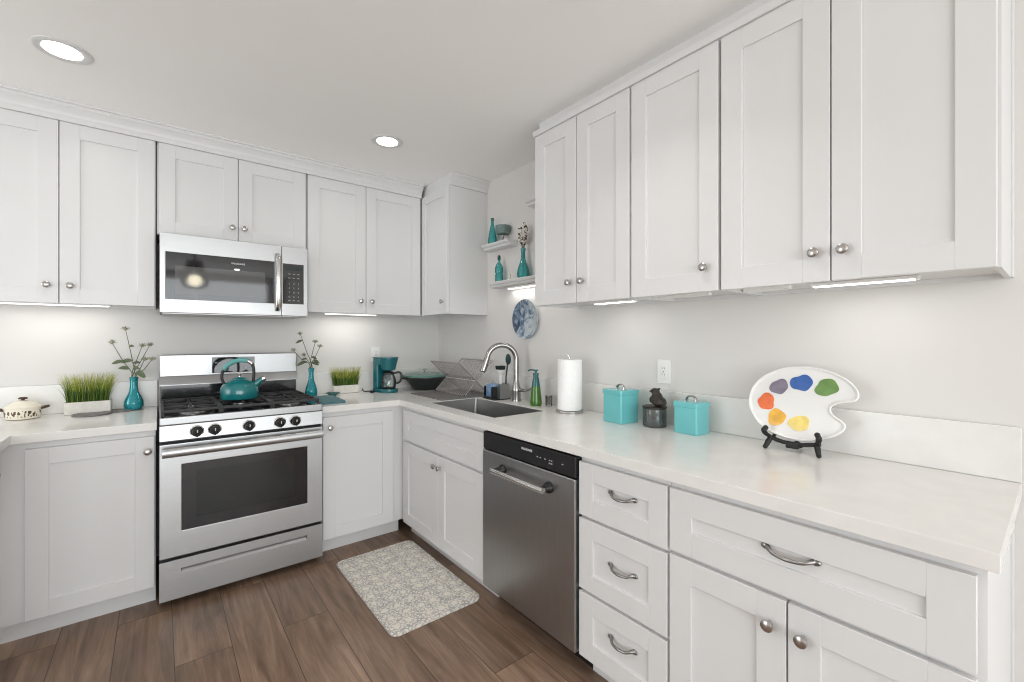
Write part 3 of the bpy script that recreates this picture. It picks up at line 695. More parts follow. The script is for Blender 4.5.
# pendant behind the camera, seen mirrored in the microwave glass
r = thing('pendant_light', 'black semi-flush pendant with clear glass shade, mirrored in the microwave door', 'ceiling light', (-1.565, -4.15, H))
G().lathe([(.07, -.0005), (.07, -.02), (.02, -.03), (.014, -.20), (.085, -.21), (.10, -.34), (.05, -.35)], seg=28).build('canopy', BLACK, r)
G().lathe([(.09, -.35), (.13, -.38), (.150, -.45), (.13, -.52), (.08, -.55)], seg=32, cap0=False, cap1=False).build('shade', CLEARG, r)
G().ball((0, 0, -.45), .07, 3).build('bulb', BULB, r)
def light_bar(label, loc, rz, L, lit=True, W=.026, power=1.5):
    r = thing('under_cabinet_light', label, 'light', loc, rz, 'slim under-cabinet light bars')
    G().box(-L/2, L/2, -W/2, W/2, .003, .014, .002).build('housing', WPLAST, r)
    G().box(-L/2+.006, L/2-.006, -W/2+.003, W/2-.003, -.001, .0032, .001).build('diffuser', EMITB if lit else WPLAST, r)
    for sx in (-1, 1): G().box(sx*L/2-.004, sx*L/2+.004, -W/2-.001, W/2+.001, 0, .0145, .002).build('end_cap', WPLAST, r)
    if lit: area('bar_light', (0, 0, -.003), (0, 0, 0), L-.02, W, power*.3, (1, .97, .92), 'RECTANGLE', r)
    return r
ZB = 1.4995
light_bar('lit light bar under the left wall cabinet, above the casserole', (-2.33, -.135, ZB), 0, .42, power=1.6)
light_bar('lit light bar under the wall cabinet right of the microwave', (-.80, -.135, ZB), 0, .38, power=2.2)
light_bar('lit light bar under the narrow two-door cabinet beside the shelves', (-.15, -2.04, ZB), -PI/2, .25, power=.6)
light_bar('lit light bar under the widest wall cabinet at the right', (-.15, -3.02, ZB), -PI/2, .27, power=.8)
light_bar('unlit white light bar under the middle wall cabinet above the switch', (-.17, -2.40, ZB), -PI/2, .26, False)
light_bar('short unlit white light bar just left of the rightmost lit bar', (-.17, -2.745, ZB), -PI/2, .15, False)

# ------------------------------------------------------------------ floating shelves
def shelf(label, ya, yb, zt, h=.038, dep=.094):
    prof = [(0, 0), (0, -h), (-dep+.030, -h), (-dep+.022, -h+.006), (-dep+.018, -h+.016), (-dep+.006, -h+.022), (-dep+.004, -.010), (-dep, -.008), (-dep, 0)]
    b = bmesh.new(); A = [b.verts.new((x, ya, zt+z)) for x, z in prof]; B = [b.verts.new((x, yb, zt+z)) for x, z in prof]; n = len(prof)
    for k in range(n): b.faces.new((A[k], A[(k+1) % n], B[(k+1) % n], B[k]))
    b.faces.new(A); b.faces.new(B[::-1]); bmesh.ops.recalc_face_normals(b, faces=b.faces)
    g = G(); g.b.free(); g.b = b; o = g.build('floating_shelf', WHITE, ang=25); o.location.x = .0195
    return tag(o, label, 'shelf', 'white moulded wall shelves')
shelf('white floating wall shelf holding the tall bottle and the footed bowl', -1.08, -.772, 2.000)
shelf('white floating wall shelf, lowest, holding a vase and a small bottle', -1.62, -.862, 1.722)
shelf('white floating wall shelf, topmost, half hidden by the right cabinets', -1.56, -1.262, 2.215)
light_bar('lit light bar under the lowest floating shelf', (-.015, -1.27, 1.664), -PI/2, .50, power=1.0)

def bottle(name, label, loc, prof, m, cat='bottle', seg=28, group=None):
    r = thing(name, label, cat, loc, 0, group); G().lathe(prof, seg=seg, cap1=False).build('glass_body', m, r); return r
r = bottle('glass_bottle', 'tall tapering teal glass bottle at the left end of the middle shelf', (-.030, -.850, 2.0), [(.030, 0), (.033, .006), (.032, .04), (.024, .09), (.014, .135), (.0105, .15), (.0105, .175)], AQUAG)
G().lathe([(.0095, .172), (.012, .176), (.012, .192), (0, .194)], seg=20).build('stopper', mat('grey_stopper', (.08, .13, .13), .5), r)
r = thing('footed_bowl', 'grey-green bowl on a dark pedestal foot on the middle shelf', 'bowl', (-.028, -.972, 2.0))
G().lathe([(.030, 0), (.030, .005), (.010, .012), (.007, .040), (.012, .050)], seg=28).build('foot', PEWTER, r)
G().lathe([(.014, .048), (.044, .056), (.053, .085), (.054, .112), (.050, .112), (.047, .086), (.036, .062), (0, .060)], seg=36).build('bowl', BOWLG, r)
r = bottle('glass_bottle', 'small ribbed teal bottle with stopper at the left of the lowest shelf', (-.030, -.930, 1.722), [(.026, 0), (.029, .004), (.0285, .05), (.024, .06), (.029, .07), (.0285, .105), (.020, .125), (.010, .138), (.009, .16)], AQUAG)
G().lathe([(.008, .158), (.012, .162), (.012, .176), (.009, .190), (0, .191)], seg=18).build('stopper', mat('dark_stopper', (.03, .09, .09), .4), r)
r = bottle('glass_vase', 'teal glass vase with berry sprigs on the lowest shelf', (-.030, -1.195, 1.722), [(.030, 0), (.040, .012), (.042, .03), (.036, .065), (.022, .105), (.014, .135), (.0125, .165), (.017, .20), (.015, .20), (.011, .165), (.012, .135)], AQUAG, 'vase')
r = thing('ornament', 'tiny white and dark ornament standing on the lowest shelf between bottle and vase', 'ornament', (-.032, -1.055, 1.722))
G().lathe([(.010, 0), (.011, .01), (.007, .022), (.009, .03), (.006, .044), (0, .048)], seg=16).build('figure', BERRY, r)
G().box(-.010, .010, -.010, .010, 0, .006, .001).build('base', BLACK, r)
r = thing('berry_branch', 'branching sprig of white berries standing in the teal vase on the lowest shelf', 'sprig', (-.030, -1.195, 1.722))
g2, g3 = G(), G()
for k, (tx, ty, th) in enumerate(((-.012, .034, .290), (-.006, .012, .335), (.006, -.014, .350), (.006, -.040, .325), (-.014, -.030, .285))):
    P = spline([(0, 0, .165), (tx*.15, ty*.2, .20), (tx*.5, ty*.6, .245), (tx, ty, th)], 6)
    g = G().tube(P, [.002]*len(P), 6)
    for i in range(22):
        p = P[10+i % (len(P)-10)]; q = p+Vector((random.uniform(-.012, .010), random.uniform(-.013, .013), random.uniform(-.004, .014)))
        q.x = min(q.x, .038); g.tube([p, q], .0011, 5); (g2 if i % 4 else g3).ball(q, random.uniform(.0055, .0085), 1)
    g.build('twig', TWIG, r)
G().tube([(0, 0, .03), (0, 0, .17)], .003, 6).build('stem', TWIG, r)
g2.build('berries', BERRY, r)['kind'] = 'stuff'; g3.build('dark_berries', TWIG, r)['kind'] = 'stuff'

# round plate on the wall
r = thing('wall_plate', 'round blue and white marbled plate hung on the wall under the shelves', 'plate', (.0195, -1.178, 1.455))
G().lathe([(0, .004), (.05, .004), (.09, .010), (.128, .022), (.131, .024), (.132, .021), (.095, .004), (.05, 0), (0, 0)], mtx=Matrix.Rotation(-PI/2, 4, 'Y'), seg=56).build('plate_body', ART, r)

# wall outlets
def outlet(label, loc, rz, cat='outlet', toggles=False):
    r = thing('wall_outlet', label, cat, loc, rz)
    G().box(-.036, .036, -.006, 0, -.058, .058, .0025).build('cover_plate', WPLAST, r)
    G().box(-.0165, .0165, -.0085, -.005, -.033, .033, .0015).build('receptacle', WPLAST, r)
    g = G()
    for zz in (-.017, .014):
        g.box(-.0075, -.0055, -.0090, -.0083, zz, zz+.008).box(.0050, .0070, -.0090, -.0083, zz, zz+.007)
    g.box(-.004, .004, -.0090, -.0083, -.0025, .0015)
    g.build('slots', BLACK, r); return r
outlet('white wall outlet on the right wall between the two teal canisters', (.0195, -2.207, 1.163), -PI/2)
outlet('white wall outlet on the back wall just above the coffee maker', (-.555, .0195, 1.200), 0)

# ------------------------------------------------------------------ on the left worktop
r = thing('casserole_dish', 'cream lidded casserole with brown patterned band on the left worktop', 'pot', (-2.452, -.105, Z), .1); r.scale = (.70, .70, .95)
G().lathe([(.075, 0), (.088, .004), (.094, .02), (.096, .055), (.099, .060), (.094, .062), (.090, .055)], seg=48, cap1=True).build('body', POT, r)
G().lathe([(.098, .0605), (.100, .064), (.096, .069), (.070, .084), (.030, .097), (.012, .100), (0, .1005)], seg=48).build('lid', CREAM, r)
G().lathe([(.010, .099), (.009, .104), (.024, .107), (.025, .112), (.018, .116), (0, .117)], seg=24).build('lid_knob', TWIG, r)
for sg in (-1, 1):
    G().tube(spline([(sg*.090, -.026, .052), (sg*.122, -.020, .058), (sg*.130, 0, .060), (sg*.122, .020, .058), (sg*.090, .026, .052)], 5), .0062, 8).build('handle', TWIG, r)

def grass_planter(label, loc, W=.186, Dp=.07, Hh=.066, gh=.135, seed=1, n=620):
    rnd = random.Random(seed)
    r = thing('grass_planter', label, 'plant', loc, 0, 'planters of artificial grass')
    b = bmesh.new(); R = []
    for ins, z in ((.006, 0), (0, .003), (0, Hh), (.006, Hh), (.007, Hh-.012)):
        R.append([b.verts.new((x, y, z)) for x, y in rrect(-W/2+ins, W/2-ins, -Dp/2+ins, Dp/2-ins, .005, 2)])
    for A, B in zip(R, R[1:]):
        m_ = len(A)
        for k in range(m_): b.faces.new((A[k], A[(k+1) % m_], B[(k+1) % m_], B[k]))
    b.faces.new(R[0][::-1]); bmesh.ops.recalc_face_normals(b, faces=b.faces)
    g = G(); g.b.free(); g.b = b; g.build('box', PLANTER, r)
    G().box(-W/2+.007, W/2-.007, -Dp/2+.007, Dp/2-.007, Hh-.020, Hh-.010).build('moss', SOIL, r)
    b = bmesh.new()
    for i in range(n):
        fx, fy = rnd.uniform(-1, 1), rnd.uniform(-1, 1)
        p = Vector((fx*(W/2-.010), fy*(Dp/2-.010), Hh-.012)); h = gh*rnd.uniform(.72, 1.05)
        lean = Vector((fx*.030+rnd.gauss(0, .010), fy*.012+rnd.gauss(0, .008), 0))
        if rnd.random() < .06: lean *= 1.7; h *= .85
        if p.y+lean.y+loc[1] > .008: lean.y = .008-p.y-loc[1]
        a = rnd.uniform(0, PI); wv = Vector((math.cos(a), math.sin(a), 0))*rnd.uniform(.0012, .0020)
        ks = 4; prev = None; yel = rnd.random()
        for k in range(ks+1):
            t = k/ks; c = p+lean*(t**1.8)+Vector((0, 0, h*(t-.08*t*t*t))); ww = wv*(1-t*.85)
            cur = (b.verts.new(c-ww), b.verts.new(c+ww))
            if prev:
                f = b.faces.new((prev[0], prev[1], cur[1], cur[0])); f.material_index = 0 if k < 3 and yel > .25 else (1 if k < 4 or yel < .35 else 2)
                if k == 3 and yel > .8: f.material_index = 2
            prev = cur
    g = G(); g.b.free(); g.b = b; o = g.build('grass', [GR1, GR2, GR3], r); o['kind'] = 'stuff'
grass_planter('whitewashed planter of green grass on the left worktop beside the casserole', (-2.212, -.075, Z), gh=.178, seed=3)
grass_planter('whitewashed planter of green grass between the stove and the coffee maker', (-.812, -.045, Z), W=.19, Dp=.07, Hh=.06, gh=.158, seed=5)
r = G().lathe([(.078, 0), (.080, .003), (.080, .007), (.077, .009), (.070, .0072), (0, .0070)], seg=40).build('trivet', SLATE); r.location = (-2.190, -.170, Z)
tag(r, 'large round grey slate trivet lying before the left grass planter', 'trivet', 'grey slate trivets')
r = G().lathe([(.054, 0), (.056, .003), (.056, .007), (.053, .009), (.047, .0072), (0, .0070)], seg=36).build('trivet', SLATE); r.location = (-2.075, -.108, Z)
tag(r, 'small round grey slate trivet near the foot of the left teal vase', 'trivet', 'grey slate trivets')

VR, VF = Vector((.78, -.62, 0)), Vector((.62, .78, 0))
SI = [0]
def stem(label, base, neck, tip, head=.012, leaves=(), group=None):
    SI[0] += 1; ph = SI[0]*2*PI/6; o0 = Vector((math.cos(ph), math.sin(ph), 0))*.0095; o1 = o0*-.55 if False else o0
    r = thing('flower_stem', label, 'flower', base, 0, group)
    P = spline([o0+Vector((0, 0, .014)), o1+Vector((0, 0, neck+.02)), o1*.9+Vector((tip[0]*.45, tip[1]*.45, neck+(tip[2]-neck)*.5)), Vector(tip)], 7)
    G().tube(P, [.0021]*(len(P)-4)+[.0017]*4, 6).build('stem', STEM, r)
    g = G(); T = Vector(tip); g.ball(T, head*.62, 2, (1, 1, .75))
    for i in range(34):
        a, el = random.uniform(0, 2*PI), random.uniform(-.15, 1.35); dv = Vector((math.cos(a)*math.cos(el), math.sin(a)*math.cos(el), math.sin(el)*.8))
        q = T+dv*head*random.uniform(1.0, 1.45); q.y = min(q.y, .012-base[1]); g.tube([T, q], [.0014, .0006], 4)
    g.build('flower_head', BLOOM, r)
    for (t, dx, dz, L) in leaves:
        p = P[int(t*(len(P)-1))]; dv = (VR*dx+Vector((0, 0, dz))-VF*.25).normalized(); sd = dv.cross(VF).normalized(); b = bmesh.new(); rows = []
        for k in range(7):
            s_ = k/6; wd = L*.20*math.sin(PI*min(1, s_*.92+.05))**.8; c = p+dv*L*s_+Vector((0, 0, -L*.35*s_*s_)); c.y = min(c.y, .010-base[1])
            rows.append([b.verts.new(c-sd*wd), b.verts.new(c+VF*(-.003)), b.verts.new(c+sd*wd)])
        for A, B in zip(rows, rows[1:]):
            b.faces.new((A[0], A[1], B[1], B[0])); b.faces.new((A[1], A[2], B[2], B[1]))
        g = G(); g.b.free(); g.b = b; g.build('leaf', LEAF, r)
def vase(label, loc, prof, m):
    r = thing('glass_vase', label, 'vase', loc, 0, 'teal glass bud vases'); G().lathe(prof, seg=40, cap1=False).build('glass_body', m, r); return r
VL = (-2.022, -.090, Z)
vase('short round-bellied teal glass vase of flowers left of the stove', VL, [(.030, 0), (.039, .006), (.045, .028), (.043, .052), (.032, .080), (.021, .106), (.0175, .138), (.018, .170), (.0205, .188), (.019, .188), (.016, .170), (.0155, .138), (.019, .106), (.030, .080), (.041, .052), (.043, .028), (.037, .010), (0, .009)], TEALG)
def off(px, py, scale): return VR*(px/scale)+Vector((0, 0, py/scale))
SL = 172.0
for (px, py, lv, lab) in ((126, 328, [(.42, -1, .2, .06), (.62, 1, .5, .04)], 'tallest flower stem in the vase left of the stove'),
                          (113.5, 341.5, [(.55, -1, .1, .055), (.35, -1, .5, .06)], 'flower stem leaning far left in the vase left of the stove'),
                          (141.7, 344.6, [(.4, 1, .3, .05)], 'upright flower stem right of the tallest in the vase left of the stove'),
                          (149, 344, [(.55, -1, .3, .04)], 'flower stem leaning far right in the vase left of the stove'),
                          (144, 358, [(.30, 1, -.05, .07), (.45, 1, -.2, .06)], 'short flower stem with drooping leaves in the vase left of the stove'),
                          (151, 357.5, [(.30, 1, .1, .055)], 'lowest right flower stem in the vase left of the stove')):
    t = off((px-134)*1.05, 408-py, SL)-Vector((-.035, 1, 0))*(.010+.024*(SI[0] % 3)); stem(lab, VL, .172, tuple(t), .017, [(min(.9, q[0]+.16), *q[1:]) for q in lv], 'flower stems in the vase left of the stove')

# ------------------------------------------------------------------ right of the stove, back run
VRt = (-1.085, -.165, Z)
vase('slim tall teal glass vase of flowers right of the stove', VRt, [(.028, 0), (.035, .006), (.040, .035), (.037, .060), (.026, .095), (.018, .125), (.0155, .165), (.019, .205), (.0175, .205), (.014, .165), (.0165, .125), (.024, .095), (.035, .060), (.038, .035), (.033, .010), (0, .009)], TEALG)
SR = 146.0
for (px, py, lv, lab) in ((302.5, 332.5, [(.70, -1, -.1, .045)], 'tallest flower stem in the vase right of the stove'),
                          (296, 349, [(.40, -1, -.1, .06), (.35, -1, .3, .05)], 'flower stem leaning far left in the vase right of the stove'),
                          (317, 340.5, [(.5, 1, .1, .045)], 'upright flower stem at centre right in the vase right of the stove'),
                          (321.5, 345, [(.45, 1, -.1, .05), (.3, 1, .1, .06)], 'flower stem leaning right in the vase right of the stove'),
                          (306, 354, [(.66, -1, .3, .035)], 'shortest flower stem in the vase right of the stove')):
    t = off((px-313)*1.05, 397-py, SR)-Vector((.247, .969, 0))*(.008+.034*((SI[0]*2) % 5)*.5); stem(lab, VRt, .195, tuple(t), .017, [(min(.9, q[0]+.16), *q[1:]) for q in lv], 'flower stems in the vase right of the stove')
r = thing('pot_holder', 'folded teal-grey cloth pot holder beside the right edge of the stove', 'cloth', (-1.045, -.395, Z), -.06)
G().prism(rrect(-.078, .078, -.175, .170, .012, 4), 0, .008, bev=.003).build('lower_layer', CLOTH, r)
G().prism(rrect(-.076, .075, -.172, .168, .012, 4), .0082, .016, bev=.003).build('upper_layer', CLOTH, r)
r = thing('glass_dish', 'small pale teal glass dish between the pot holder and the grass planter', 'dish', (-.935, -.150, Z))
G().lathe([(.022, 0), (.026, .004), (.044, .016), (.050, .020), (.048, .021), (.040, .016), (.022, .007), (0, .006)], seg=36).build('dish_body', DISHG, r)

# coffee maker: front turned to the right
r = thing('coffee_maker', 'teal drip coffee maker with glass carafe on the back worktop', 'coffee maker', (-.548, -.178, Z), .22); r.scale = (.93, .93, .965)
G().prism([(x*1.0, y) for x, y in [(.075*math.cos(a), -.035-.075*math.sin(a)) for a in [PI*k/16 for k in range(17)]] + [(-.075, .075), (-.060, .090), (.060, .090), (.075, .075)]], 0, .030, bev=.005).build('base', TEALD, r)
G().lathe([(.056, .0302), (.056, .033), (0, .0332)], c=(0, -.035, 0), seg=32).build('warming_plate', BLACK, r)
G().box(-.070, .070, .028, .088, .029, .270, .012, 3).build('column', TEALD, r)
hd = G().lathe([(.048, .172), (.056, .178), (.070, .235), (.077, .258), (.077, .270)], c=(0, -.030, 0), seg=40)
hd.box(-.072, .072, -.010, .060, .215, .270, .006)
hd = hd.build('filter_basket', TEALD, r)
G().prism([(.080*math.cos(a), -.030-.082*math.sin(a)) for a in [PI*k/18 for k in range(19)]] + [(-.076, .085), (.076, .085)], .2705, .278, bev=.002).build('lid', TEALD, r)
cf = G().lathe([(.045, 0), (.056, .008), (.060, .040), (.056, .072), (.046, .098), (.043, .108), (.041, .108), (.044, .097), (.054, .072), (.058, .040), (.054, .010), (0, .004)], c=(0, -.035, .0336), seg=40, cap1=False).build('carafe', CLEARG, r)
G().lathe([(.046, 0), (.046, .014), (.030, .022), (0, .023)], c=(0, -.035, .1418), seg=32).build('carafe_lid', BLACK, cf)
ha, hb = math.cos(.95), math.sin(.95)
G().tube(spline([(hb*q, -.035-ha*q, z) for q, z in ((.043, .150), (.080, .156), (.098, .140), (.100, .105), (.087, .080), (.060, .068))], 5), .0085, 12).build('carafe_handle', BLACK, cf)
G().tube(spline([(-.040, .075, .018), (-.085, .055, .006), (-.115, .040, .005), (-.10, .085, .005), (-.125, .125, .006), (-.140, .130, .03)], 7), .0032, 8).build('power_cord', BLACK, r)
G().box(-.122, -.088, .028, .052, .0005, .018, .004).build('cord_clip', BLACK, r)

# covered pan in the corner
r = thing('covered_pan', 'dark wide pan with sage green lid in the worktop corner', 'pan', (-.225, -.195, Z), .2)
G().lathe([(.088, 0), (.096, .004), (.120, .035), (.155, .080), (.172, .098), (.178, .100), (.178, .104), (.165, .100)], seg=56).build('body', PANDARK, r)
G().lathe([(.184, .1045), (.188, .109), (.185, .120), (.150, .130), (.080, .137), (0, .139)], seg=56).build('lid', PANGREEN, r)
G().lathe([(.010, .136), (.008, .146), (.015, .152), (.016, .160), (.010, .165), (0, .166)], seg=20).build('lid_knob', CLEARG, r)
for a in (PI*.95, PI*1.95):
    M = Matrix.Rotation(a, 4, 'Z')
    G().tube([M @ Vector(p) for p in spline([(.172, -.030, .094), (.196, -.026, .098), (.204, 0, .099), (.196, .026, .098), (.172, .030, .094)], 4)], .007, 8).build('side_handle', BLACK, r)

# drying mat and folding rack
r = G().prism(rrect(-.458, -.030, -.875, -.395, .03, 5), 0, .006, bev=.002).build('drying_mat', MATG); r.location = (0, 0, Z)
tag(r, 'grey dish drying mat on the worktop between the corner and the sink', 'mat')
r = thing('dish_rack', 'folding x-shaped metal wire dish rack standing on the grey drying mat', 'dish rack', (-.150, -.625, Z+.006))
def panel(xb, zb, xt, zt, ya, yb):
    g = G(); n = 18
    L = lambda t: (xb+(xt-xb)*t, zb+(zt-zb)*t)
    for t in (0.02, .48, .98):
        x, z = L(t); g.tube([(x, ya, z), (x, yb, z)], .0035, 8)
    for k in range(n+1):
        y = ya+(yb-ya)*k/n; rr_ = .0036 if k in (0, n) else .0017; g.tube([(xb, y, zb), (xt, y, zt)], rr_, 6)
    return g
panel(.105, .004, -.150, .236, -.200, .200).build('slatted_panel', WIRE, r)
panel(-.105, .004, .135, .246, -.208, .208).build('slatted_panel', WIRE, r)
G().tube([(-.012, -.212, .103), (-.012, .212, .103)], .004, 8).build('hinge_rod', CHROME, r)
g = G()
for sx in (-.105, .105):
    for sy in (-.205, .205): g.ball((sx, sy, .006), .006, 1)
g.build('rubber_feet', BLACK, r)

# ------------------------------------------------------------------ sink side things
r = thing('sponge_caddy', 'dark and steel sink caddy standing beside the faucet', 'caddy', (-.100, -1.015, Z), -.08)
G().box(-.075, .052, -.075, .080, 0, .006, .002).build('tray', BLACK, r)
g = G(); t = .0025                                        # open steel box for brushes
g.box(-.030, .042, -.070, -.070+t, .006, .105).box(-.030, .042, -.028-t, -.028, .006, .105).box(-.030, -.030+t, -.070+t, -.028-t, .006, .105).box(.042-t, .042, -.070+t, -.028-t, .006, .105)
g.build('brush_cup', STEEL, r)
g = G(); g.box(-.068, .042, -.024, -.022, .006, .085).box(-.068, .042, .074, .076, .006, .085).box(.040, .042, -.022, .074, .006, .085).box(-.068, -.066, -.022, .074, .006, .018)
g.build('sponge_holder', BLACK, r)
r = thing('dish_soap_pouch', 'blue and navy soap bottle in the sink caddy', 'bottle', (-.122, -.990, Z+.0065), -.08)
G().box(-.038, .034, -.044, .044, 0, .094, .012, 3).build('pouch_body', BLUEP, r)
G().box(-.0388, .0345, -.0448, -.026, .004, .070, .004).build('side_panel', NAVY, r)
G().lathe([(.011, .091), (.011, .106), (.007, .110), (0, .111)], seg=18).build('cap', CLEARG, r)
r = thing('dish_brush', 'white dish brush with dark bristles standing in the steel caddy cup', 'brush', (-.116, -1.0625, Z+.0065)); r.scale = (1.25, 1.25, 1.08)
G().tube([(0, 0, 0), (0, 0, .10), (0, .0, .125), (.0, .0, .150)], [.007, .007, .010, .013], 12).build('handle', WPLAST, r)
G().tube([(0, 0, .146), (0, 0, .172), (0, 0, .180)], [.012, .027, .028], 20).build('head', WPLAST, r)
g = G()
for i in range(60):
    a = random.uniform(0, 2*PI); q = math.sqrt(random.random())*.025; g.tube([(q*math.cos(a), q*math.sin(a), .178), (q*1.15*math.cos(a), q*1.15*math.sin(a), .203)], .0028, 5)
g.build('bristles', BRISTLE, r)
r = thing('scrub_brush', 'dark oval-headed scrubber standing in the caddy behind the faucet neck', 'brush', (-.074, -1.0630, Z+.0065)); r.scale = (1, 1, 1.04)
G().tube([(0, 0, 0), (.002, -.002, .14), (.012, -.006, .22)], .0055, 10).build('handle', NAVY, r)
G().ball((.016, -.008, .252), .036, 3, (.35, .75, 1.0)).build('head', mat('dark_teal_rubber', (.02, .06, .07), .6), r)
r = thing('soap_dispenser', 'green soap pump bottle with teal top right of the faucet', 'bottle', (-.105, -1.405, Z))
G().lathe([(.033, 0), (.036, .004), (.037, .020), (.031, .080), (.0265, .118)], seg=32).build('soap_fill', GREENSOAP, r)
G().lathe([(.0266, .1182), (.020, .160), (.016, .178), (.016, .184)], seg=32).build('upper_body', TEALGL, r)
p_ = G().lathe([(.017, .184), (.018, .187), (.018, .198), (.008, .200), (.008, .210), (.014, .212), (.014, .220), (0, .221)], seg=24)
p_.tube([(0, .005, .216), (-.02, .028, .217), (-.028, .040, .212)], .0042, 8).build('pump', TEALGL, r)
r = thing('shot_glass', 'small clear glass with brown bands between soap bottle and paper towels', 'glass', (-.062, -1.475, Z))
G().lathe([(.019, 0), (.020, .004), (.022, .064), (.020, .064), (.018, .010), (0, .009)], seg=28, cap1=False).build('glass_body', CLEARG, r)
g = G()
for k in range(4): g.lathe([(.0045, .004), (.0045, .052), (0, .054)], c=(.0115*math.cos(k*PI/2+.4), .0115*math.sin(k*PI/2+.4), .006), seg=10)
g.build('brown_filling', BRASS, r)
r = thing('paper_towel_holder', 'steel paper towel holder with round base and centre rod', 'holder', (-.120, -1.705, Z))
G().lathe([(.076, 0), (.077, .003), (.077, .010), (.070, .014), (.010, .015)], seg=48).build('base', NICKEL, r)
G().lathe([(.006, .014), (.006, .300), (.004, .304)], seg=16).build('rod', CHROME, r)
G().tube([(0, 0, .300), (-.006, .003, .312), (-.010, .006, .318), (-.022, .012, .318)], .0045, 10).build('finial', CHROME, r)
r = G().lathe([(.020, 0), (.066, 0), (.0675, .003), (.0675, .275), (.066, .278), (.020, .278), (.020, 0)], seg=56, cap0=False, cap1=False).build('paper_towel_roll', PAPER)
r.location = (-.120, -1.705, Z+.0155); tag(r, 'white paper towel roll upright on the steel holder', 'paper towels')

def canister(label, loc, rz, W, Dp, Hh):
    r = thing('canister', label, 'canister', loc, rz, 'square teal metal canisters')
    G().prism(rrect(-W/2, W/2, -Dp/2, Dp/2, .008, 4), 0, Hh, bev=.003).build('body', TEALC, r)
    ld = G().prism(rrect(-W/2-.0035, W/2+.0035, -Dp/2-.0035, Dp/2+.0035, .009, 4), Hh-.016, Hh+.008, bev=.004).build('lid', TEALC, r)
    G().tube(spline([(0, -.024, Hh+.006), (0, -.022, Hh+.020), (0, -.010, Hh+.029), (0, .010, Hh+.029), (0, .022, Hh+.020), (0, .024, Hh+.006)], 5), .0042, 10, flat=2.0).build('lid_handle', NICKEL, ld)
    return r
canister('larger teal square canister beside the paper towels', (-.124, -2.056, Z), -.13, .120, .124, .152)
canister('smaller teal square canister right of the glass jar', (-.095, -2.411, Z), -.05, .098, .110, .129)

r = thing('glass_jar', 'round glass jar of dark grounds with a brown carved animal lid', 'jar', (-.095, -2.228, Z), -.25)
G().lathe([(.048, 0), (.053, .004), (.054, .020), (.054, .078), (.051, .084), (.049, .084), (.051, .077), (.051, .020), (.046, .008), (0, .007)], seg=44, cap1=False).build('jar_body', SMOKEG, r)
G().lathe([(.046, .0085), (.0495, .018), (.0495, .052), (.040, .056), (.018, .060), (0, .0595)], seg=36).build('contents', BEANS, r)
ld = G().lathe([(.053, .0845), (.056, .087), (.056, .092), (.050, .096), (0, .098)], seg=44).build('lid', FIGBROWN, r)
# seated animal figurine: one continuous surface by remeshing overlapping forms
mb = bpy.data.metaballs.new('fig'); mo = bpy.data.objects.new('fig', mb); COL.objects.link(mo); mb.resolution = .004; mb.render_resolution = .004; mb.threshold = .25
def ell(c, r_, sc=(1, 1, 1)):
    e = mb.elements.new(type='ELLIPSOID'); e.co = c; e.radius = r_; e.size_x, e.size_y, e.size_z = sc; e.stiffness = 3
for c, rr_, sc in (((0, -.010, .022), .038, (.95, 1.0, .95)), ((0, .0, .046), .032, (.9, .85, 1.05)), ((0, .010, .072), .026, (.9, .9, .85)), ((0, .030, .068), .013, (.8, 1.1, .7)),
                   ((.018, -.012, .014), .020, (.7, 1.2, .8)), ((-.018, -.012, .014), .020, (.7, 1.2, .8)), ((.013, .018, .026), .013, (.7, .8, 1.9)), ((-.013, .018, .026), .013, (.7, .8, 1.9)),
                   ((.015, .002, .084), .009, (.7, .6, .8)), ((-.015, .002, .084), .009, (.7, .6, .8)), ((0, -.036, .012), .014, (.9, 1.0, .8))):
    ell(c, rr_, sc)
dg = bpy.context.evaluated_depsgraph_get(); dg.update(); me = bpy.data.meshes.new_from_object(mo.evaluated_get(dg)); bpy.data.objects.remove(mo); bpy.data.metaballs.remove(mb)
zmin = min(v.co.z for v in me.vertices)
for v in me.vertices: v.co.z = (v.co.z-zmin)*.88+.0965; v.co.x *= 1.15; v.co.y = v.co.y*1.2-.016
for p in me.polygons: p.use_smooth = True
me.materials.clear(); me.materials.append(FIGBROWN); me.name = 'seated_animal'
o = bpy.data.objects.new('seated_animal', me); COL.objects.link(o); o.parent = ld; o['label'] = 'dark brown seated animal figurine'

# ------------------------------------------------------------------ palette on its easel
OUT = [(0.1631, 0.1389), (0.1561, 0.1813), (0.1312, 0.2212), (0.0923, 0.2516), (0.0472, 0.2711), (-0.0001, 0.2786), (-0.049, 0.2776), (-0.0903, 0.2695), (-0.1248, 0.2567), (-0.1529, 0.24), (-0.1724, 0.2219), (-0.1854, 0.201), (-0.1875, 0.18), (-0.1753, 0.1646), (-0.1519, 0.1587), (-0.1254, 0.1503), (-0.1124, 0.1369), (-0.1162, 0.1195), (-0.1334, 0.1055), (-0.1502, 0.0937), (-0.1573, 0.0801), (-0.1519, 0.0632), (-0.1316, 0.0437), (-0.105, 0.0294), (-0.0606, 0.0135), (-0.0133, 0.009), (0.037, 0.0146), (0.0838, 0.028), (0.1199, 0.0514), (0.1453, 0.0847), (0.1592, 0.1129)]
OUT = [(-a, z) for a, z in OUT]                          # local x runs toward the camera side (-y)
cv = spline([(x, z, 0) for x, z in OUT+OUT[:1]], 3)[:-1]
th = math.atan(.22)
r = thing('paint_palette_plate', 'white palette-shaped ceramic plate with coloured paint dabs propped on a black easel', 'plate', (-.117, -2.81, .950), -PI/2)
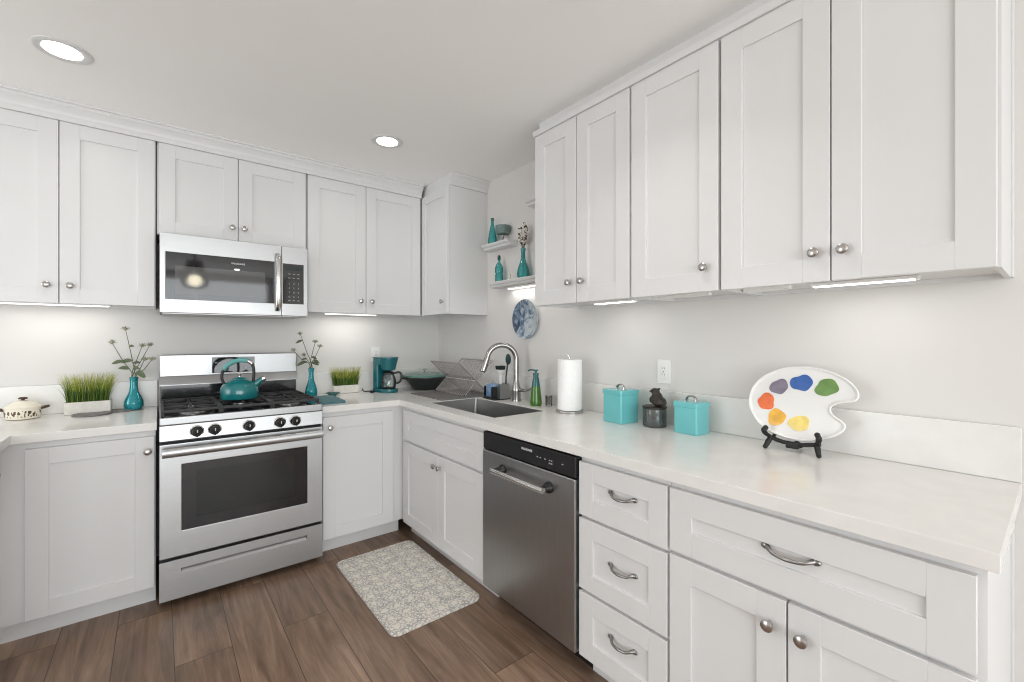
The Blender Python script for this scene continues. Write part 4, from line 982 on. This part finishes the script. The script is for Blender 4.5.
# stand the outline up and lean its top toward the wall (local +y)
M = Matrix.Rotation(PI/2-th, 4, 'X')
t_ = bmesh.new(); n = len(cv); P2 = [Vector((p.x, p.y)) for p in cv]
def inset(d):
    o_ = []
    for i in range(n):
        tg = (P2[(i+1) % n]-P2[i-1]).normalized(); o_.append(P2[i]+Vector((tg.y, -tg.x))*d)
    return o_
area2 = sum(P2[i].x*P2[(i+1) % n].y-P2[(i+1) % n].x*P2[i].y for i in range(n)); sg = -1 if area2 > 0 else 1
rows = [[t_.verts.new((q.x, q.y, z)) for q in inset(sg*d)] for d, z in ((.010, -.006), (.002, -.005), (0, .002), (.0015, .0055), (.005, .0060), (.009, .002), (.013, .0005))]
for A, B in zip(rows, rows[1:]):
    for k in range(n): t_.faces.new((A[k], A[(k+1) % n], B[(k+1) % n], B[k]))
f0 = t_.faces.new(rows[0]); f1 = t_.faces.new(rows[-1]); bmesh.ops.recalc_face_normals(t_, faces=t_.faces)
bmesh.ops.triangulate(t_, faces=[f0, f1]); bmesh.ops.transform(t_, matrix=M, verts=t_.verts)
g = G(); g._merge(t_); g.build('plate_body', PALW, r, ang=60)
for nm, (dy, dz), colr, rad in (('purple', (.0578, .1974), (.20, .17, .23), .031), ('blue', (-.0156, .2178), (.02, .10, .36), .034), ('green', (-.0941, .2072), (.13, .26, .06), .034), ('orange', (.0977, .1371), (.78, .14, .02), .032), ('amber', (.0572, .0821), (.80, .42, .03), .032), ('yellow', (-.018, .0706), (.80, .62, .16), .032)):
    rnd = random.Random(nm); ph = [rnd.uniform(0, 6.28) for _ in range(3)]
    poly = []
    for k in range(40):
        a = 2*PI*k/40; rr_ = rad*(1+.10*math.sin(2*a+ph[0])+.07*math.sin(3*a+ph[1])+.04*math.sin(5*a+ph[2])); poly.append((-dy+rr_*math.cos(a), dz+rr_*.92*math.sin(a)))
    o = G().prism(poly, .0004, .0022, mtx=M, bev=.0008).build('paint_dab', mottle(mat(nm+'_paint', colr, .25, coat=.4), tuple(c*.85 for c in colr), tuple(min(1, c*1.12) for c in colr), 40), r)
    o['label'] = nm + ' paint dab'
r = thing('plate_easel', 'small black wooden easel holding the palette plate on the right worktop', 'easel', (-.110, -2.812, Z), -PI/2)
for sx in (-.080, .085):                                  # two curved side legs, x to the camera side
    P = spline([(sx*1.0, -.036, .078), (sx*1.06, -.038, .070), (sx*1.02, -.028, .056), (sx*.92, -.012, .042), (sx*.98, -.022, .022), (sx*1.04, -.030, .006)], 6)
    m_ = len(P); rad = [.0075+.0022*math.sin(PI*2*i/(m_-1))**2 for i in range(m_)]
    G().tube(P, rad, 10).ball((sx*1.04, -.030, .0085), .0085, 2).ball((sx, -.034, .079), .0095, 2).build('leg', EASEL, r)
    G().tube(spline([(sx*.92, .010, .034), (sx*.72, .040, .085), (sx*.5, .056, .15)], 5), .006, 8).build('back_rest', EASEL, r)
G().tube([(-.078, -.010, .042), (-.03, -.006, .030), (.03, -.006, .030), (.082, -.010, .042)], .0075, 10).box(-.022, .020, -.014, .006, .012, .034, .004).build('cross_bar', EASEL, r)
G().tube(spline([(0, .0, .028), (0, .04, .026), (0, .075, .007)], 5), .007, 10).build('back_leg', EASEL, r)
G().tube([(-.044, .056, .15), (.046, .056, .15)], .006, 8).build('top_bar', EASEL, r)
